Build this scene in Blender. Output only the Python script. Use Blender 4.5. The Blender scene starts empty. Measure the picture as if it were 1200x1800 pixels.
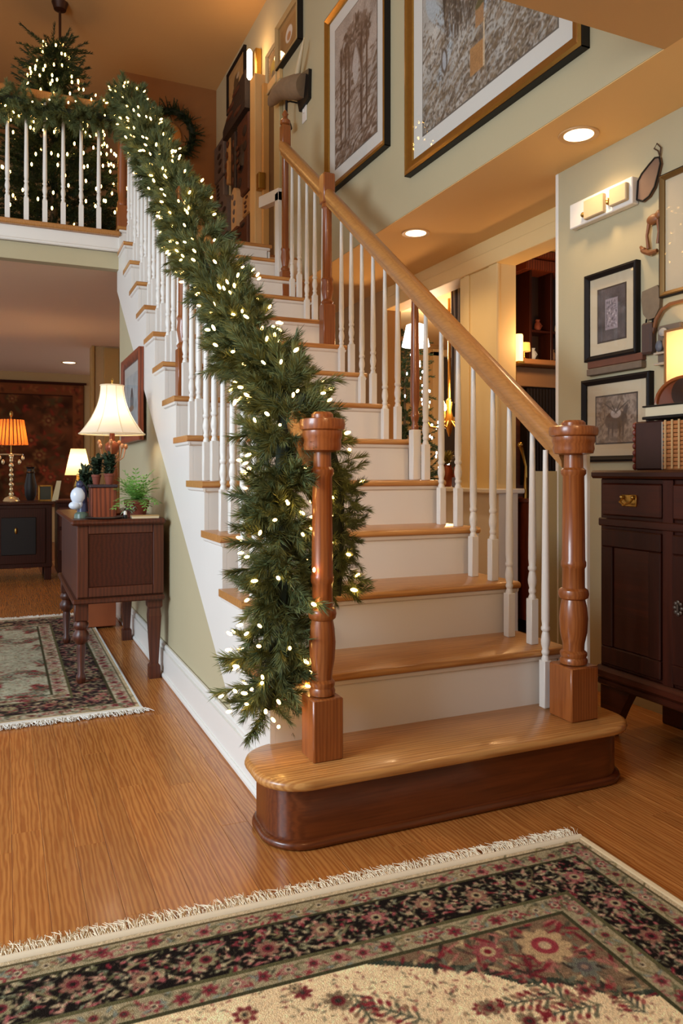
import bpy, bmesh, math, random
import numpy as np
from mathutils import Vector, Matrix, Euler

random.seed(7)
RNG = np.random.default_rng(7)
SC = bpy.context.scene
COL = SC.collection
PI = math.pi


def lin(c):
    c = c / 255.0
    return c / 12.92 if c <= 0.04045 else ((c + 0.055) / 1.055) ** 2.4


def C(r, g, b):
    return (lin(r), lin(g), lin(b), 1.0)


# ------------------------------------------------------------------ camera
cam = bpy.data.cameras.new('camera')
cam.sensor_fit = 'AUTO'
cam.sensor_width = 36.0
cam.lens = 36.0 * 1335.0 / 1800.0
cam.shift_y = -70.0 / 1800.0
cam.clip_start = 0.05
cam_o = bpy.data.objects.new('camera', cam)
cam_o.location = (0.0, 0.0, 0.985)
cam_o.rotation_euler = (PI / 2, 0, math.radians(-23.9))
COL.objects.link(cam_o)
SC.camera = cam_o

# ------------------------------------------------------------------ world, big lights, exposure
W = bpy.data.worlds.new('world')
SC.world = W
W.use_nodes = True
bg = W.node_tree.nodes['Background']
bg.inputs[0].default_value = (0.86, 0.92, 1.0, 1)
bg.inputs[1].default_value = 1.15
SC.view_settings.view_transform = 'Standard'
SC.view_settings.look = 'None'
SC.view_settings.exposure = 0.0
SC.view_settings.gamma = 1.0
SC.view_settings.use_curve_mapping = False


def area(name, loc, target, sx, sy, power, col):
    l = bpy.data.lights.new(name, 'AREA')
    l.shape = 'RECTANGLE'
    l.size, l.size_y = sx, sy
    l.energy = power
    l.color = col
    o = bpy.data.objects.new(name, l)
    o.location = loc
    o.rotation_euler = (Vector(target) - Vector(loc)).to_track_quat('-Z', 'Y').to_euler()
    COL.objects.link(o)
    return o


def point(name, loc, power, col, r=0.05):
    l = bpy.data.lights.new(name, 'POINT')
    l.energy = power
    l.color = col
    l.shadow_soft_size = r
    o = bpy.data.objects.new(name, l)
    o.location = loc
    COL.objects.link(o)
    return o


def spot(name, loc, power, col, ang=110, blend=0.6, target=None, r=0.05):
    l = bpy.data.lights.new(name, 'SPOT')
    l.energy = power
    l.color = col
    l.spot_size = math.radians(ang)
    l.spot_blend = blend
    l.shadow_soft_size = r
    o = bpy.data.objects.new(name, l)
    o.location = loc
    t = Vector(target) if target else Vector(loc) - Vector((0, 0, 1))
    o.rotation_euler = (t - Vector(loc)).to_track_quat('-Z', 'Y').to_euler()
    COL.objects.link(o)
    return o


WARM = (1.0, 0.66, 0.34)
AMBER = (1.0, 0.56, 0.24)
COOL = (0.72, 0.87, 1.0)
area('daylight_left_window', (-2.9, 1.2, 2.0), (0.8, 3.3, 1.0), 1.7, 1.3, 150, COOL)
area('daylight_foyer_window', (-0.6, -2.2, 3.6), (1.9, 3.4, 2.6), 1.6, 1.6, 30, (1.0, 0.92, 0.80))
point('hall_lamp_light', (0.435, 6.97, 4.02), 12, AMBER, 0.06)
point('rug_fill_light', (0.5, 0.3, 1.95), 13, (1.0, 0.58, 0.27), 0.12)  # fill light added out of view above the front rug to brighten it


# ------------------------------------------------------------------ mesh helper
class G:
    def __init__(self):
        self.v = []
        self.f = []

    def add(self, vs, fs, M=None):
        b = len(self.v)
        if M is not None:
            vs = [tuple(M @ Vector(p)) for p in vs]
        self.v.extend([tuple(p) for p in vs])
        self.f.extend([tuple(i + b for i in f) for f in fs])
        return self

    def box(self, x0, x1, y0, y1, z0, z1, bev=0.0, M=None):
        lo = (min(x0, x1), min(y0, y1), min(z0, z1))
        hi = (max(x0, x1), max(y0, y1), max(z0, z1))
        if bev <= 0:
            vs = [(x, y, z) for x in (lo[0], hi[0]) for y in (lo[1], hi[1]) for z in (lo[2], hi[2])]
            fs = [(0, 1, 3, 2), (4, 6, 7, 5), (0, 4, 5, 1), (2, 3, 7, 6), (0, 2, 6, 4), (1, 5, 7, 3)]
            return self.add(vs, fs, M)
        bev = min(bev, 0.49 * min(hi[i] - lo[i] for i in range(3)))
        vs, idx = [], {}
        for sx in (0, 1):
            for sy in (0, 1):
                for sz in (0, 1):
                    s = (sx, sy, sz)
                    for a in range(3):
                        p = []
                        for k in range(3):
                            e = hi[k] if s[k] else lo[k]
                            if k != a:
                                e += -bev if s[k] else bev
                            p.append(e)
                        idx[(s, a)] = len(vs)
                        vs.append(tuple(p))
        fs = []

        def sg(a, va, b, vb, c, vc):
            s = [0, 0, 0]
            s[a], s[b], s[c] = va, vb, vc
            return tuple(s)
        for a in range(3):
            b, c = (a + 1) % 3, (a + 2) % 3
            for va in (0, 1):
                fs.append(tuple(idx[(sg(a, va, b, p, c, q), a)] for p, q in ((0, 0), (1, 0), (1, 1), (0, 1))))
            for vb in (0, 1):
                for vc in (0, 1):
                    s0, s1 = sg(a, 0, b, vb, c, vc), sg(a, 1, b, vb, c, vc)
                    fs.append((idx[(s0, b)], idx[(s1, b)], idx[(s1, c)], idx[(s0, c)]))
        for s in [(x, y, z) for x in (0, 1) for y in (0, 1) for z in (0, 1)]:
            fs.append((idx[(s, 0)], idx[(s, 1)], idx[(s, 2)]))
        return self.add(vs, fs, M)

    def prism(self, poly, plane, a0, a1, M=None):
        """poly: 2-D points; plane 'yz' extrudes along x, 'xz' along y, 'xy' along z."""
        def P(p, a):
            if plane == 'yz':
                return (a, p[0], p[1])
            if plane == 'xz':
                return (p[0], a, p[1])
            return (p[0], p[1], a)
        n = len(poly)
        vs = [P(p, a0) for p in poly] + [P(p, a1) for p in poly]
        fs = [tuple(range(n)), tuple(range(2 * n - 1, n - 1, -1))]
        for i in range(n):
            j = (i + 1) % n
            fs.append((i, j, n + j, n + i))
        return self.add(vs, fs, M)

    def lathe(self, prof, o=(0, 0, 0), n=16, M=None, cap=True):
        vs, fs = [], []
        for r, z in prof:
            for k in range(n):
                a = 2 * PI * k / n
                vs.append((o[0] + r * math.cos(a), o[1] + r * math.sin(a), o[2] + z))
        for i in range(len(prof) - 1):
            for k in range(n):
                k2 = (k + 1) % n
                fs.append((i * n + k, i * n + k2, (i + 1) * n + k2, (i + 1) * n + k))
        if cap:
            fs.append(tuple(range(n - 1, -1, -1)))
            b = (len(prof) - 1) * n
            fs.append(tuple(b + k for k in range(n)))
        return self.add(vs, fs, M)

    def tube(self, pts, r, n=8, M=None, cap=True):
        pts = [Vector(p) for p in pts]
        m = len(pts)
        rs = [r] * m if not isinstance(r, (list, tuple)) else list(r)
        vs, fs = [], []
        up = Vector((0, 0, 1))
        prev = None
        for i, p in enumerate(pts):
            t = (pts[min(i + 1, m - 1)] - pts[max(i - 1, 0)]).normalized()
            if prev is None:
                ref = up if abs(t.z) < 0.9 else Vector((1, 0, 0))
                u = t.cross(ref).normalized()
            else:
                u = (prev - t * prev.dot(t)).normalized()
            prev = u
            w = t.cross(u)
            for k in range(n):
                a = 2 * PI * k / n
                vs.append(tuple(p + (u * math.cos(a) + w * math.sin(a)) * rs[i]))
        for i in range(m - 1):
            for k in range(n):
                k2 = (k + 1) % n
                fs.append((i * n + k, i * n + k2, (i + 1) * n + k2, (i + 1) * n + k))
        if cap:
            fs.append(tuple(range(n - 1, -1, -1)))
            fs.append(tuple((m - 1) * n + k for k in range(n)))
        return self.add(vs, fs, M)

    def ell(self, c, r, nu=12, nv=8, M=None):
        if not isinstance(r, (tuple, list)):
            r = (r, r, r)
        vs = [(c[0], c[1], c[2] - r[2])]
        for i in range(1, nv):
            th = -PI / 2 + PI * i / nv
            for k in range(nu):
                a = 2 * PI * k / nu
                vs.append((c[0] + r[0] * math.cos(th) * math.cos(a), c[1] + r[1] * math.cos(th) * math.sin(a), c[2] + r[2] * math.sin(th)))
        vs.append((c[0], c[1], c[2] + r[2]))
        fs = []
        for k in range(nu):
            fs.append((0, 1 + (k + 1) % nu, 1 + k))
        for i in range(nv - 2):
            for k in range(nu):
                a, b = 1 + i * nu + k, 1 + i * nu + (k + 1) % nu
                fs.append((a, b, b + nu, a + nu))
        top = len(vs) - 1
        for k in range(nu):
            fs.append((top, 1 + (nv - 2) * nu + k, 1 + (nv - 2) * nu + (k + 1) % nu))
        return self.add(vs, fs, M)

    def mesh(self, name, smooth=35, off=(0, 0, 0), recalc=True):
        me = bpy.data.meshes.new(name)
        v = [(p[0] - off[0], p[1] - off[1], p[2] - off[2]) for p in self.v]
        me.from_pydata(v, [], self.f)
        if recalc:
            bm = bmesh.new()
            bm.from_mesh(me)
            bmesh.ops.recalc_face_normals(bm, faces=bm.faces)
            bm.to_mesh(me)
            bm.free()
        if smooth:
            me.polygons.foreach_set('use_smooth', [True] * len(me.polygons))
            try:
                me.set_sharp_from_angle(angle=math.radians(smooth))
            except Exception:
                pass
        me.update()
        return me


def base_of(parent):
    off = Vector((0, 0, 0))
    p = parent
    while p is not None:
        off += p.location
        p = p.parent
    return off


def emit(name, g, m, parent=None, smooth=35, recalc=True, kind=None, label=None):
    """mesh given in world coordinates; becomes a child of parent (or top level)."""
    me = g.mesh(name, smooth, base_of(parent), recalc)
    o = bpy.data.objects.new(name, me)
    COL.objects.link(o)
    if parent is not None:
        o.parent = parent
    if m is not None:
        me.materials.append(m)
    if kind:
        o['kind'] = kind
    if label:
        o['label'] = label
    return o


def inst(name, me, parent, loc, rot=None, scale=None, label=None):
    o = bpy.data.objects.new(name, me)
    COL.objects.link(o)
    if parent is not None:
        o.parent = parent
        o.location = Vector(loc) - base_of(parent)
    else:
        o.location = loc
    if rot is not None:
        o.rotation_euler = rot
    if scale is not None:
        o.scale = (scale,) * 3 if not isinstance(scale, (tuple, list)) else scale
    if label:
        o['label'] = label
    return o


def thing(name, loc, label, cat, group=None):
    o = bpy.data.objects.new(name, None)
    o.empty_display_size = 0.05
    o.location = loc
    COL.objects.link(o)
    o['label'] = label
    o['category'] = cat
    if group:
        o['group'] = group
    return o


def solo(name, g, m, label, cat, group=None, smooth=35):
    o = emit(name, g, m, None, smooth)
    o['label'] = label
    o['category'] = cat
    if group:
        o['group'] = group
    return o


def struct(name, g, m, smooth=0, parent=None):
    o = emit(name, g, m, parent, smooth)
    if parent is None:
        o['kind'] = 'structure'
    return o


# ------------------------------------------------------------------ materials
MATS = {}


def nt(m):
    m.use_nodes = True
    t = m.node_tree
    return t, t.nodes['Principled BSDF']


def pm(name, col, rough=0.5, metal=0.0, var=0.0, vs=8.0, bump=0.0, bs=60.0, emis=None, es=0.0, spec=0.5, coat=0.0, trans=0.0):
    if name in MATS:
        return MATS[name]
    m = bpy.data.materials.new(name)
    t, b = nt(m)
    N, L = t.nodes, t.links
    b.inputs['Base Color'].default_value = col
    b.inputs['Roughness'].default_value = rough
    b.inputs['Metallic'].default_value = metal
    b.inputs['Specular IOR Level'].default_value = spec
    b.inputs['Coat Weight'].default_value = coat
    b.inputs['Coat Roughness'].default_value = 0.12
    b.inputs['Transmission Weight'].default_value = trans
    if emis is not None:
        b.inputs['Emission Color'].default_value = emis
        b.inputs['Emission Strength'].default_value = es
    tc = N.new('ShaderNodeTexCoord')
    if var > 0:
        n = N.new('ShaderNodeTexNoise')
        n.inputs['Scale'].default_value = vs
        n.inputs['Detail'].default_value = 5
        L.new(tc.outputs['Object'], n.inputs['Vector'])
        mx = N.new('ShaderNodeMix')
        mx.data_type = 'RGBA'
        mx.inputs[6].default_value = tuple(c * (1 - var) for c in col[:3]) + (1,)
        mx.inputs[7].default_value = tuple(min(1, c * (1 + var)) for c in col[:3]) + (1,)
        L.new(n.outputs['Fac'], mx.inputs[0])
        L.new(mx.outputs[2], b.inputs['Base Color'])
    if bump > 0:
        n2 = N.new('ShaderNodeTexNoise')
        n2.inputs['Scale'].default_value = bs
        n2.inputs['Detail'].default_value = 3
        L.new(tc.outputs['Object'], n2.inputs['Vector'])
        bp = N.new('ShaderNodeBump')
        bp.inputs['Strength'].default_value = bump
        bp.inputs['Distance'].default_value = 0.01
        L.new(n2.outputs['Fac'], bp.inputs['Height'])
        L.new(bp.outputs['Normal'], b.inputs['Normal'])
    MATS[name] = m
    return m


def wood(name, ca, cb, axis=1, rough=0.35, freq=14.0, rnd=0.25, dist=5.0, coat=0.0, spec=0.5, grain=0.35):
    """ca light ground, cb dark grain; axis = grain direction (0 x, 1 y, 2 z)."""
    if name in MATS:
        return MATS[name]
    m = bpy.data.materials.new(name)
    t, b = nt(m)
    N, L = t.nodes, t.links
    b.inputs['Roughness'].default_value = rough
    b.inputs['Coat Weight'].default_value = coat
    b.inputs['Coat Roughness'].default_value = 0.1
    b.inputs['Specular IOR Level'].default_value = spec
    tc = N.new('ShaderNodeTexCoord')
    oi = N.new('ShaderNodeObjectInfo')
    mul = N.new('ShaderNodeVectorMath')
    mul.operation = 'MULTIPLY_ADD'
    cr = N.new('ShaderNodeCombineXYZ')
    for k in range(3):
        L.new(oi.outputs['Random'], cr.inputs[k])
    L.new(cr.outputs[0], mul.inputs[0])
    mul.inputs[1].default_value = (7.3, 11.9, 5.7)
    L.new(tc.outputs['Object'], mul.inputs[2])
    mp = N.new('ShaderNodeMapping')
    s = [1.0, 1.0, 1.0]
    s[axis] = 0.10
    mp.inputs['Scale'].default_value = s
    L.new(mul.outputs[0], mp.inputs['Vector'])
    wv = N.new('ShaderNodeTexWave')
    wv.wave_type = 'BANDS'
    wv.bands_direction = ('Y', 'X', 'X')[axis]
    wv.inputs['Scale'].default_value = freq
    wv.inputs['Distortion'].default_value = dist
    wv.inputs['Detail'].default_value = 3
    wv.inputs['Detail Scale'].default_value = 1.6
    L.new(mp.outputs[0], wv.inputs['Vector'])
    mp2 = N.new('ShaderNodeMapping')
    s2 = [160.0, 160.0, 160.0]
    s2[axis] = 5.0
    mp2.inputs['Scale'].default_value = s2
    L.new(mul.outputs[0], mp2.inputs['Vector'])
    nz = N.new('ShaderNodeTexNoise')
    nz.inputs['Scale'].default_value = 1.0
    nz.inputs['Detail'].default_value = 2
    L.new(mp2.outputs[0], nz.inputs['Vector'])
    rp = N.new('ShaderNodeValToRGB')
    rp.color_ramp.elements[0].position = 0.15
    rp.color_ramp.elements[0].color = ca
    rp.color_ramp.elements[1].position = 0.95
    rp.color_ramp.elements[1].color = cb
    L.new(wv.outputs['Fac'], rp.inputs[0])
    mx = N.new('ShaderNodeMix')
    mx.data_type = 'RGBA'
    mx.blend_type = 'MULTIPLY'
    mx.inputs[0].default_value = grain
    L.new(rp.outputs[0], mx.inputs[6])
    rp2 = N.new('ShaderNodeValToRGB')
    rp2.color_ramp.elements[0].position = 0.30
    rp2.color_ramp.elements[0].color = (0.45, 0.38, 0.32, 1)
    rp2.color_ramp.elements[1].position = 0.6
    rp2.color_ramp.elements[1].color = (1, 1, 1, 1)
    L.new(nz.outputs['Fac'], rp2.inputs[0])
    L.new(rp2.outputs[0], mx.inputs[7])
    hv = N.new('ShaderNodeHueSaturation')
    mr = N.new('ShaderNodeMapRange')
    mr.inputs['To Min'].default_value = 1.0 - rnd
    mr.inputs['To Max'].default_value = 1.0 + rnd
    L.new(oi.outputs['Random'], mr.inputs['Value'])
    L.new(mr.outputs[0], hv.inputs['Value'])
    L.new(mx.outputs[2], hv.inputs['Color'])
    L.new(hv.outputs[0], b.inputs['Base Color'])
    MATS[name] = m
    return m


def painted(name, rough=0.7, spec=0.3, bump=0.0, bs=300.0):
    if name in MATS:
        return MATS[name]
    m = bpy.data.materials.new(name)
    t, b = nt(m)
    N, L = t.nodes, t.links
    a = N.new('ShaderNodeAttribute')
    a.attribute_name = 'Col'
    L.new(a.outputs['Color'], b.inputs['Base Color'])
    b.inputs['Roughness'].default_value = rough
    b.inputs['Specular IOR Level'].default_value = spec
    if bump:
        tc = N.new('ShaderNodeTexCoord')
        n2 = N.new('ShaderNodeTexNoise')
        n2.inputs['Scale'].default_value = bs
        L.new(tc.outputs['Object'], n2.inputs['Vector'])
        bp = N.new('ShaderNodeBump')
        bp.inputs['Strength'].default_value = bump
        bp.inputs['Distance'].default_value = 0.004
        L.new(n2.outputs['Fac'], bp.inputs['Height'])
        L.new(bp.outputs['Normal'], b.inputs['Normal'])
    MATS[name] = m
    return m


def glass_sheet(name):
    if name in MATS:
        return MATS[name]
    m = bpy.data.materials.new(name)
    m.use_nodes = True
    t = m.node_tree
    N, L = t.nodes, t.links
    for n in list(N):
        N.remove(n)
    out = N.new('ShaderNodeOutputMaterial')
    tr = N.new('ShaderNodeBsdfTransparent')
    tr.inputs[0].default_value = (0.98, 0.98, 0.98, 1)
    gl = N.new('ShaderNodeBsdfGlossy')
    gl.inputs['Roughness'].default_value = 0.02
    lw = N.new('ShaderNodeLayerWeight')
    lw.inputs['Blend'].default_value = 0.5
    pw = N.new('ShaderNodeMath')
    pw.operation = 'POWER'
    pw.inputs[1].default_value = 4.0
    L.new(lw.outputs['Facing'], pw.inputs[0])
    fr = N.new('ShaderNodeMath')
    fr.operation = 'MULTIPLY_ADD'
    fr.inputs[1].default_value = 0.75
    fr.inputs[2].default_value = 0.045
    L.new(pw.outputs[0], fr.inputs[0])
    mx = N.new('ShaderNodeMixShader')
    L.new(fr.outputs[0], mx.inputs[0])
    L.new(tr.outputs[0], mx.inputs[1])
    L.new(gl.outputs[0], mx.inputs[2])
    L.new(mx.outputs[0], out.inputs[0])
    MATS[name] = m
    return m


def shade_mat(name, col, tr=0.55, es=0.0):
    if name in MATS:
        return MATS[name]
    m = bpy.data.materials.new(name)
    m.use_nodes = True
    t = m.node_tree
    N, L = t.nodes, t.links
    for n in list(N):
        N.remove(n)
    out = N.new('ShaderNodeOutputMaterial')
    d = N.new('ShaderNodeBsdfDiffuse')
    d.inputs[0].default_value = col
    r = N.new('ShaderNodeBsdfTranslucent')
    r.inputs[0].default_value = col
    mx = N.new('ShaderNodeMixShader')
    mx.inputs[0].default_value = tr
    L.new(d.outputs[0], mx.inputs[1])
    L.new(r.outputs[0], mx.inputs[2])
    L.new(mx.outputs[0], out.inputs[0])
    MATS[name] = m
    return m


def needle_mat(name, ca, cb):
    if name in MATS:
        return MATS[name]
    m = bpy.data.materials.new(name)
    t, b = nt(m)
    N, L = t.nodes, t.links
    oi = N.new('ShaderNodeObjectInfo')
    tc = N.new('ShaderNodeTexCoord')
    n = N.new('ShaderNodeTexNoise')
    n.inputs['Scale'].default_value = 26
    L.new(tc.outputs['Object'], n.inputs['Vector'])
    ad = N.new('ShaderNodeMath')
    ad.operation = 'MULTIPLY_ADD'
    L.new(oi.outputs['Random'], ad.inputs[0])
    ad.inputs[1].default_value = 0.5
    sb = N.new('ShaderNodeMath')
    sb.operation = 'SUBTRACT'
    L.new(n.outputs['Fac'], sb.inputs[0])
    sb.inputs[1].default_value = 0.25
    L.new(sb.outputs[0], ad.inputs[2])
    rp = N.new('ShaderNodeValToRGB')
    rp.color_ramp.elements[0].color = ca
    rp.color_ramp.elements[1].color = cb
    L.new(ad.outputs[0], rp.inputs[0])
    L.new(rp.outputs[0], b.inputs['Base Color'])
    b.inputs['Roughness'].default_value = 0.55
    b.inputs['Specular IOR Level'].default_value = 0.3
    MATS[name] = m
    return m


OAKF = wood('oak_floor', C(196, 130, 66), C(170, 102, 48), 1, 0.26, 26, 0.10, 9, 0.15)
OAKT = wood('oak_tread', C(206, 150, 86), C(182, 122, 64), 0, 0.28, 22, 0.08, 6, 0.15)
OAKS = wood('oak_start_step', C(110, 54, 24), C(94, 44, 19), 0, 0.28, 22, 0.05, 6, 0.2)
OAKV = wood('oak_turned', C(154, 88, 42), C(140, 76, 34), 2, 0.28, 30, 0.06, 4, 0.2)
OAKR = wood('oak_rail', C(186, 130, 72), C(178, 121, 64), 1, 0.28, 26, 0.05, 4, 0.2)
WHITE = pm('white_paint', C(232, 228, 220), 0.38, var=0.02, vs=4)
WALLP = pm('sage_wall_paint', C(184, 172, 138), 0.8, var=0.03, vs=3, bump=0.05, bs=160)
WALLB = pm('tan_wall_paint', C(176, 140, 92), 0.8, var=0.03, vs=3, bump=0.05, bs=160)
CEIL = pm('tan_ceiling_paint', C(200, 160, 106), 0.85, var=0.02, vs=2)
CREAM = pm('cream_trim_paint', C(230, 202, 144), 0.5, var=0.02)
DARKW = wood('dark_mahogany', C(58, 22, 12), C(46, 17, 9), 2, 0.34, 16, 0.12, 5, 0.0, 0.3)
DARKH = wood('dark_mahogany_flat', C(68, 27, 14), C(54, 21, 11), 1, 0.32, 16, 0.12, 5, 0.0, 0.35)
WALN = wood('walnut', C(84, 39, 21), C(68, 30, 16), 2, 0.38, 18, 0.12, 5)
REDW = wood('red_brown_wood', C(134, 64, 36), C(92, 38, 20), 2, 0.4, 16, 0.1, 4)
BRASS = pm('brass', C(186, 148, 76), 0.3, 1.0)
BLACK = pm('black_lacquer', C(24, 20, 18), 0.5, spec=0.3)
GOLD = pm('gold_leaf', C(176, 132, 62), 0.32, 0.85, var=0.15, vs=30)
MATW = pm('white_mat_board', C(222, 220, 212), 0.8)
MATC = pm('cream_mat_board', C(206, 190, 160), 0.8)
ART = painted('printed_art', 0.75, 0.2)
RUGM = painted('wool_rug', 0.95, 0.05, 0.6, 420)
GLASS = glass_sheet('picture_glass')
NEEDLE = needle_mat('pine_needles', C(44, 58, 34), C(136, 146, 92))
NEEDLE2 = needle_mat('fir_needles', C(20, 34, 22), C(62, 82, 46))
BULB = pm('warm_bulb', C(255, 236, 190), 0.3, emis=(1.0, 0.55, 0.14, 1), es=26)
BULBC = pm('cool_bulb', C(240, 245, 255), 0.3, emis=(0.9, 0.95, 1.0, 1), es=16)
STEM = pm('twig', C(70, 56, 36), 0.8)

# ------------------------------------------------------------------ stair numbers
RISE, RUN, Y1 = 0.19, 0.266, 1.82
XL, XR = 0.695, 1.785          # ends of the treads
XBL, XBR = 0.760, 1.722        # baluster lines
UP = 2.61                      # upper floor
CLO = 2.425                    # lower ceiling, right
CLL = 2.375                    # lower ceiling, left
CHI = 5.03                     # upper ceiling


def ny(n):
    return Y1 + RUN * (n - 1)


def rail_top(y):
    return 1.139 + 0.751 * (y - 2.051)


# ================================================================== SETTING
floor = struct('floor', G().box(-4.0, 6.5, -2.5, 12.5, -0.12, -0.004), pm('floor_seam', C(138, 80, 38), 0.4, var=0.25, vs=5))
pw = 0.0762
plank_meshes = {}
npl = 0
ix = 0
x = -1.05
while x < 2.95 and npl < 300:
    y = 0.55 - random.random() * 0.5
    while y < 7.6:
        Lp = random.choice((1.05, 1.3, 1.6, 1.9))
        ym = y + Lp / 2
        hidden = (0.80 < x < 1.62 and y > 2.15) or (x < -0.35 and y + Lp < 2.6) or (x > 2.1 and y + Lp < 1.3) or (x > 1.85 and y > 4.5) or (x < 1.15 and y + Lp < 1.25 and x > -0.3)
        if not hidden and npl < 300:
            if Lp not in plank_meshes:
                me = G().box(0.0003, pw - 0.0003, 0.0003, Lp - 0.0003, -0.014, 0.0, 0.0007).mesh('plank', 0)
                me.materials.append(OAKF)
                plank_meshes[Lp] = me
            inst('plank', plank_meshes[Lp], floor, (x, y, 0.0))
            npl += 1
        y += Lp
    x += pw
    ix += 1

# picture wall over the stairs (upper storey)
struct('wall_right', G().box(2.05, 2.20, 1.92, 8.1, CLO + 0.003, CHI + 0.05), WALLP)
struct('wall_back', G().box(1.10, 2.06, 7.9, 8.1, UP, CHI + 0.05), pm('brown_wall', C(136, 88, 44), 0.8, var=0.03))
struct('wall_hall', G().box(-4.0, 1.10, 10.4, 10.6, UP, CHI + 0.05), WALLB)
struct('wall_left', G().box(-4.1, -4.0, 4.8, 10.6, UP, CHI + 0.05), WALLB)
struct('wall_recess', G().box(1.10, 1.20, 8.1, 10.6, UP, CHI + 0.05), WALLB)
struct('ceiling', G().box(-4.0, 2.2, -2.5, 10.6, CHI, CHI + 0.12), CEIL)
# lower ceiling right of and in front of the stair opening, and under the upper floor
struct('ceiling_right', G().box(2.053, 6.5, -2.5, 8.1, CLO, CLO + 0.1), pm('bounce_tinted_ceiling', C(232, 194, 132), 0.85))  # paler than the front ceiling: missing bounce light put into the colour
struct('ceiling_front', G().box(-0.9, 2.053, -2.5, 1.92, CLO, CLO + 0.18), CEIL)
struct('ceiling_left', G().box(-4.0, 2.05, 5.36, 12.5, CLL, UP - 0.03), pm('bounce_tinted_ceiling_left', C(236, 208, 178), 0.85))  # light bounced up from the floor is put into this lighter colour
upf = struct('floor_upper', G().box(-4.0, 2.05, 5.40, 10.6, UP - 0.03, UP), OAKF)
# balcony face
trim1 = struct('trim_1', G().box(-4.0, XL + 0.02, 5.34, 5.42, CLL - 0.01, 2.475), WALLP)
g = G().box(-4.0, XL + 0.02, 5.32, 5.42, 2.475, 2.578, 0.004)
g.box(-4.0, XL + 0.02, 5.30, 5.34, 2.475, 2.495, 0.006)
struct('trim_2', g, WHITE)
struct('trim_3', G().box(-4.0, XL + 0.02, 5.285, 5.43, 2.578, UP + 0.002, 0.008), OAKR)

# lower right: wall with the small pictures, its half wall, header and cased column
struct('wall_front_right', G().box(2.44, 2.56, -2.5, 2.925, 0.0, CLO), WALLP)
struct('wall_front', G().box(-4.0, 2.56, -2.6, -2.5, 0, CHI), WALLP)
struct('wall_half_right', G().box(2.365, 2.44, 2.93, 3.02, 0, 0.99), WALLP)
struct('trim_4', G().box(2.436, 2.565, 2.925, 2.945, 0, CLO, 0.004), WHITE)
struct('wall_dining', G().box(2.73, 2.85, 5.28, 8.1, 0, CLO), WALLB)
g = G().box(2.73, 2.85, 2.9, 5.3, 2.34, CLO)
struct('wall_header', g, CREAM)
struct('trim_5', G().box(2.705, 2.86, 2.9, 5.3, 2.25, 2.34, 0.004), CREAM)
g = G().box(2.73, 2.86, 3.82, 4.24, 0, 2.25)
struct('wall_column', g, CREAM)
g = G().box(2.715, 2.735, 4.12, 4.175, 0.87, 2.25, 0.003).box(2.715, 2.735, 3.81, 3.90, 0.87, 2.25, 0.003)
struct('trim_6', g, CREAM)
struct('wall_half_dining', G().box(2.72, 2.86, 3.80, 5.28, 0, 0.865), WHITE)
struct('trim_7', G().box(2.68, 2.90, 3.78, 5.30, 0.855, 0.885, 0.006), WHITE)
struct('wall_dining_back', G().box(2.85, 6.5, 7.5, 7.6, 0, CLO), pm('yellow_wall', C(206, 172, 112), 0.8, var=0.04))
struct('wall_den', G().box(2.862, 6.4, 4.175, 4.25, 0, CLO), wood('pine_panelling', C(120, 66, 36), C(84, 42, 22), 0, 0.5, 10, 0.05, 4))
struct('wall_dining_right', G().box(6.4, 6.5, -2.5, 7.6, 0, CLO), WALLB)

# left lower room
struct('wall_far_left', G().box(-4.0, 1.4, 11.4, 11.5, 0, CLL), WALLB)
struct('wall_left_hall', G().box(0.90, 2.0, 8.75, 8.9, 0, CLL), WALLB)
g = G().box(0.87, 0.90, 8.72, 8.93, 0, CLL, 0.004).box(1.0, 1.16, 8.70, 8.76, 0, CLL - 0.02, 0.004)
struct('trim_8', g, pm('gold_tan_trim', C(170, 126, 62), 0.5))

# under-stair wall, stringers, baseboard
lowz = lambda yy: 0.268 + 0.7116 * (yy - 2.657)
wp = [(2.28, 0), (5.41, 0), (5.41, lowz(5.41) + 0.06), (2.28, 0.06)]
struct('wall_stair_left', G().prism(wp, 'yz', 0.724, 0.80), WALLP)
struct('wall_stair_right', G().prism([(2.14, 0), (5.41, 0), (5.41, 2.30), (2.14, 0.17)], 'yz', 1.70, 1.762), WALLP)
struct('wall_stair_end', G().box(0.80, 1.76, 5.33, 5.41, 0, CLL), WALLB)
g = G().box(0.698, 0.724, 2.10, 5.41, 0, 0.125, 0.0)
g.box(0.704, 0.724, 2.10, 5.41, 0.125, 0.150, 0.006).box(0.688, 0.724, 2.10, 5.41, 0, 0.022, 0.006)
struct('baseboard_left', g, WHITE)

# ================================================================== STAIRCASE
stair = thing('staircase', (1.24, 1.84, 0), 'oak and white painted staircase with turned balusters climbing to the upper hall', 'staircase')
# starting step with rounded ends
def bull(x0, x1, y0, y1, r, n=8):
    p = []
    for k in range(n + 1):
        a = PI + (PI / 2) * k / n
        p.append((x0 + r + r * math.cos(a), y0 + r + r * math.sin(a)))
    for k in range(n + 1):
        a = 1.5 * PI + (PI / 2) * k / n
        p.append((x1 - r + r * math.cos(a), y0 + r + r * math.sin(a)))
    for k in range(n + 1):
        a = 0 + (PI / 2) * k / n
        p.append((x1 - r + r * math.cos(a), y1 - r + r * math.sin(a)))
    p += [(x0 + r, y1)]
    for k in range(1, n):
        a = PI / 2 + (PI / 2) * k / n
        p.append((x0 + r + r * math.cos(a), y1 - r + r * math.sin(a)))
    return p


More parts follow.
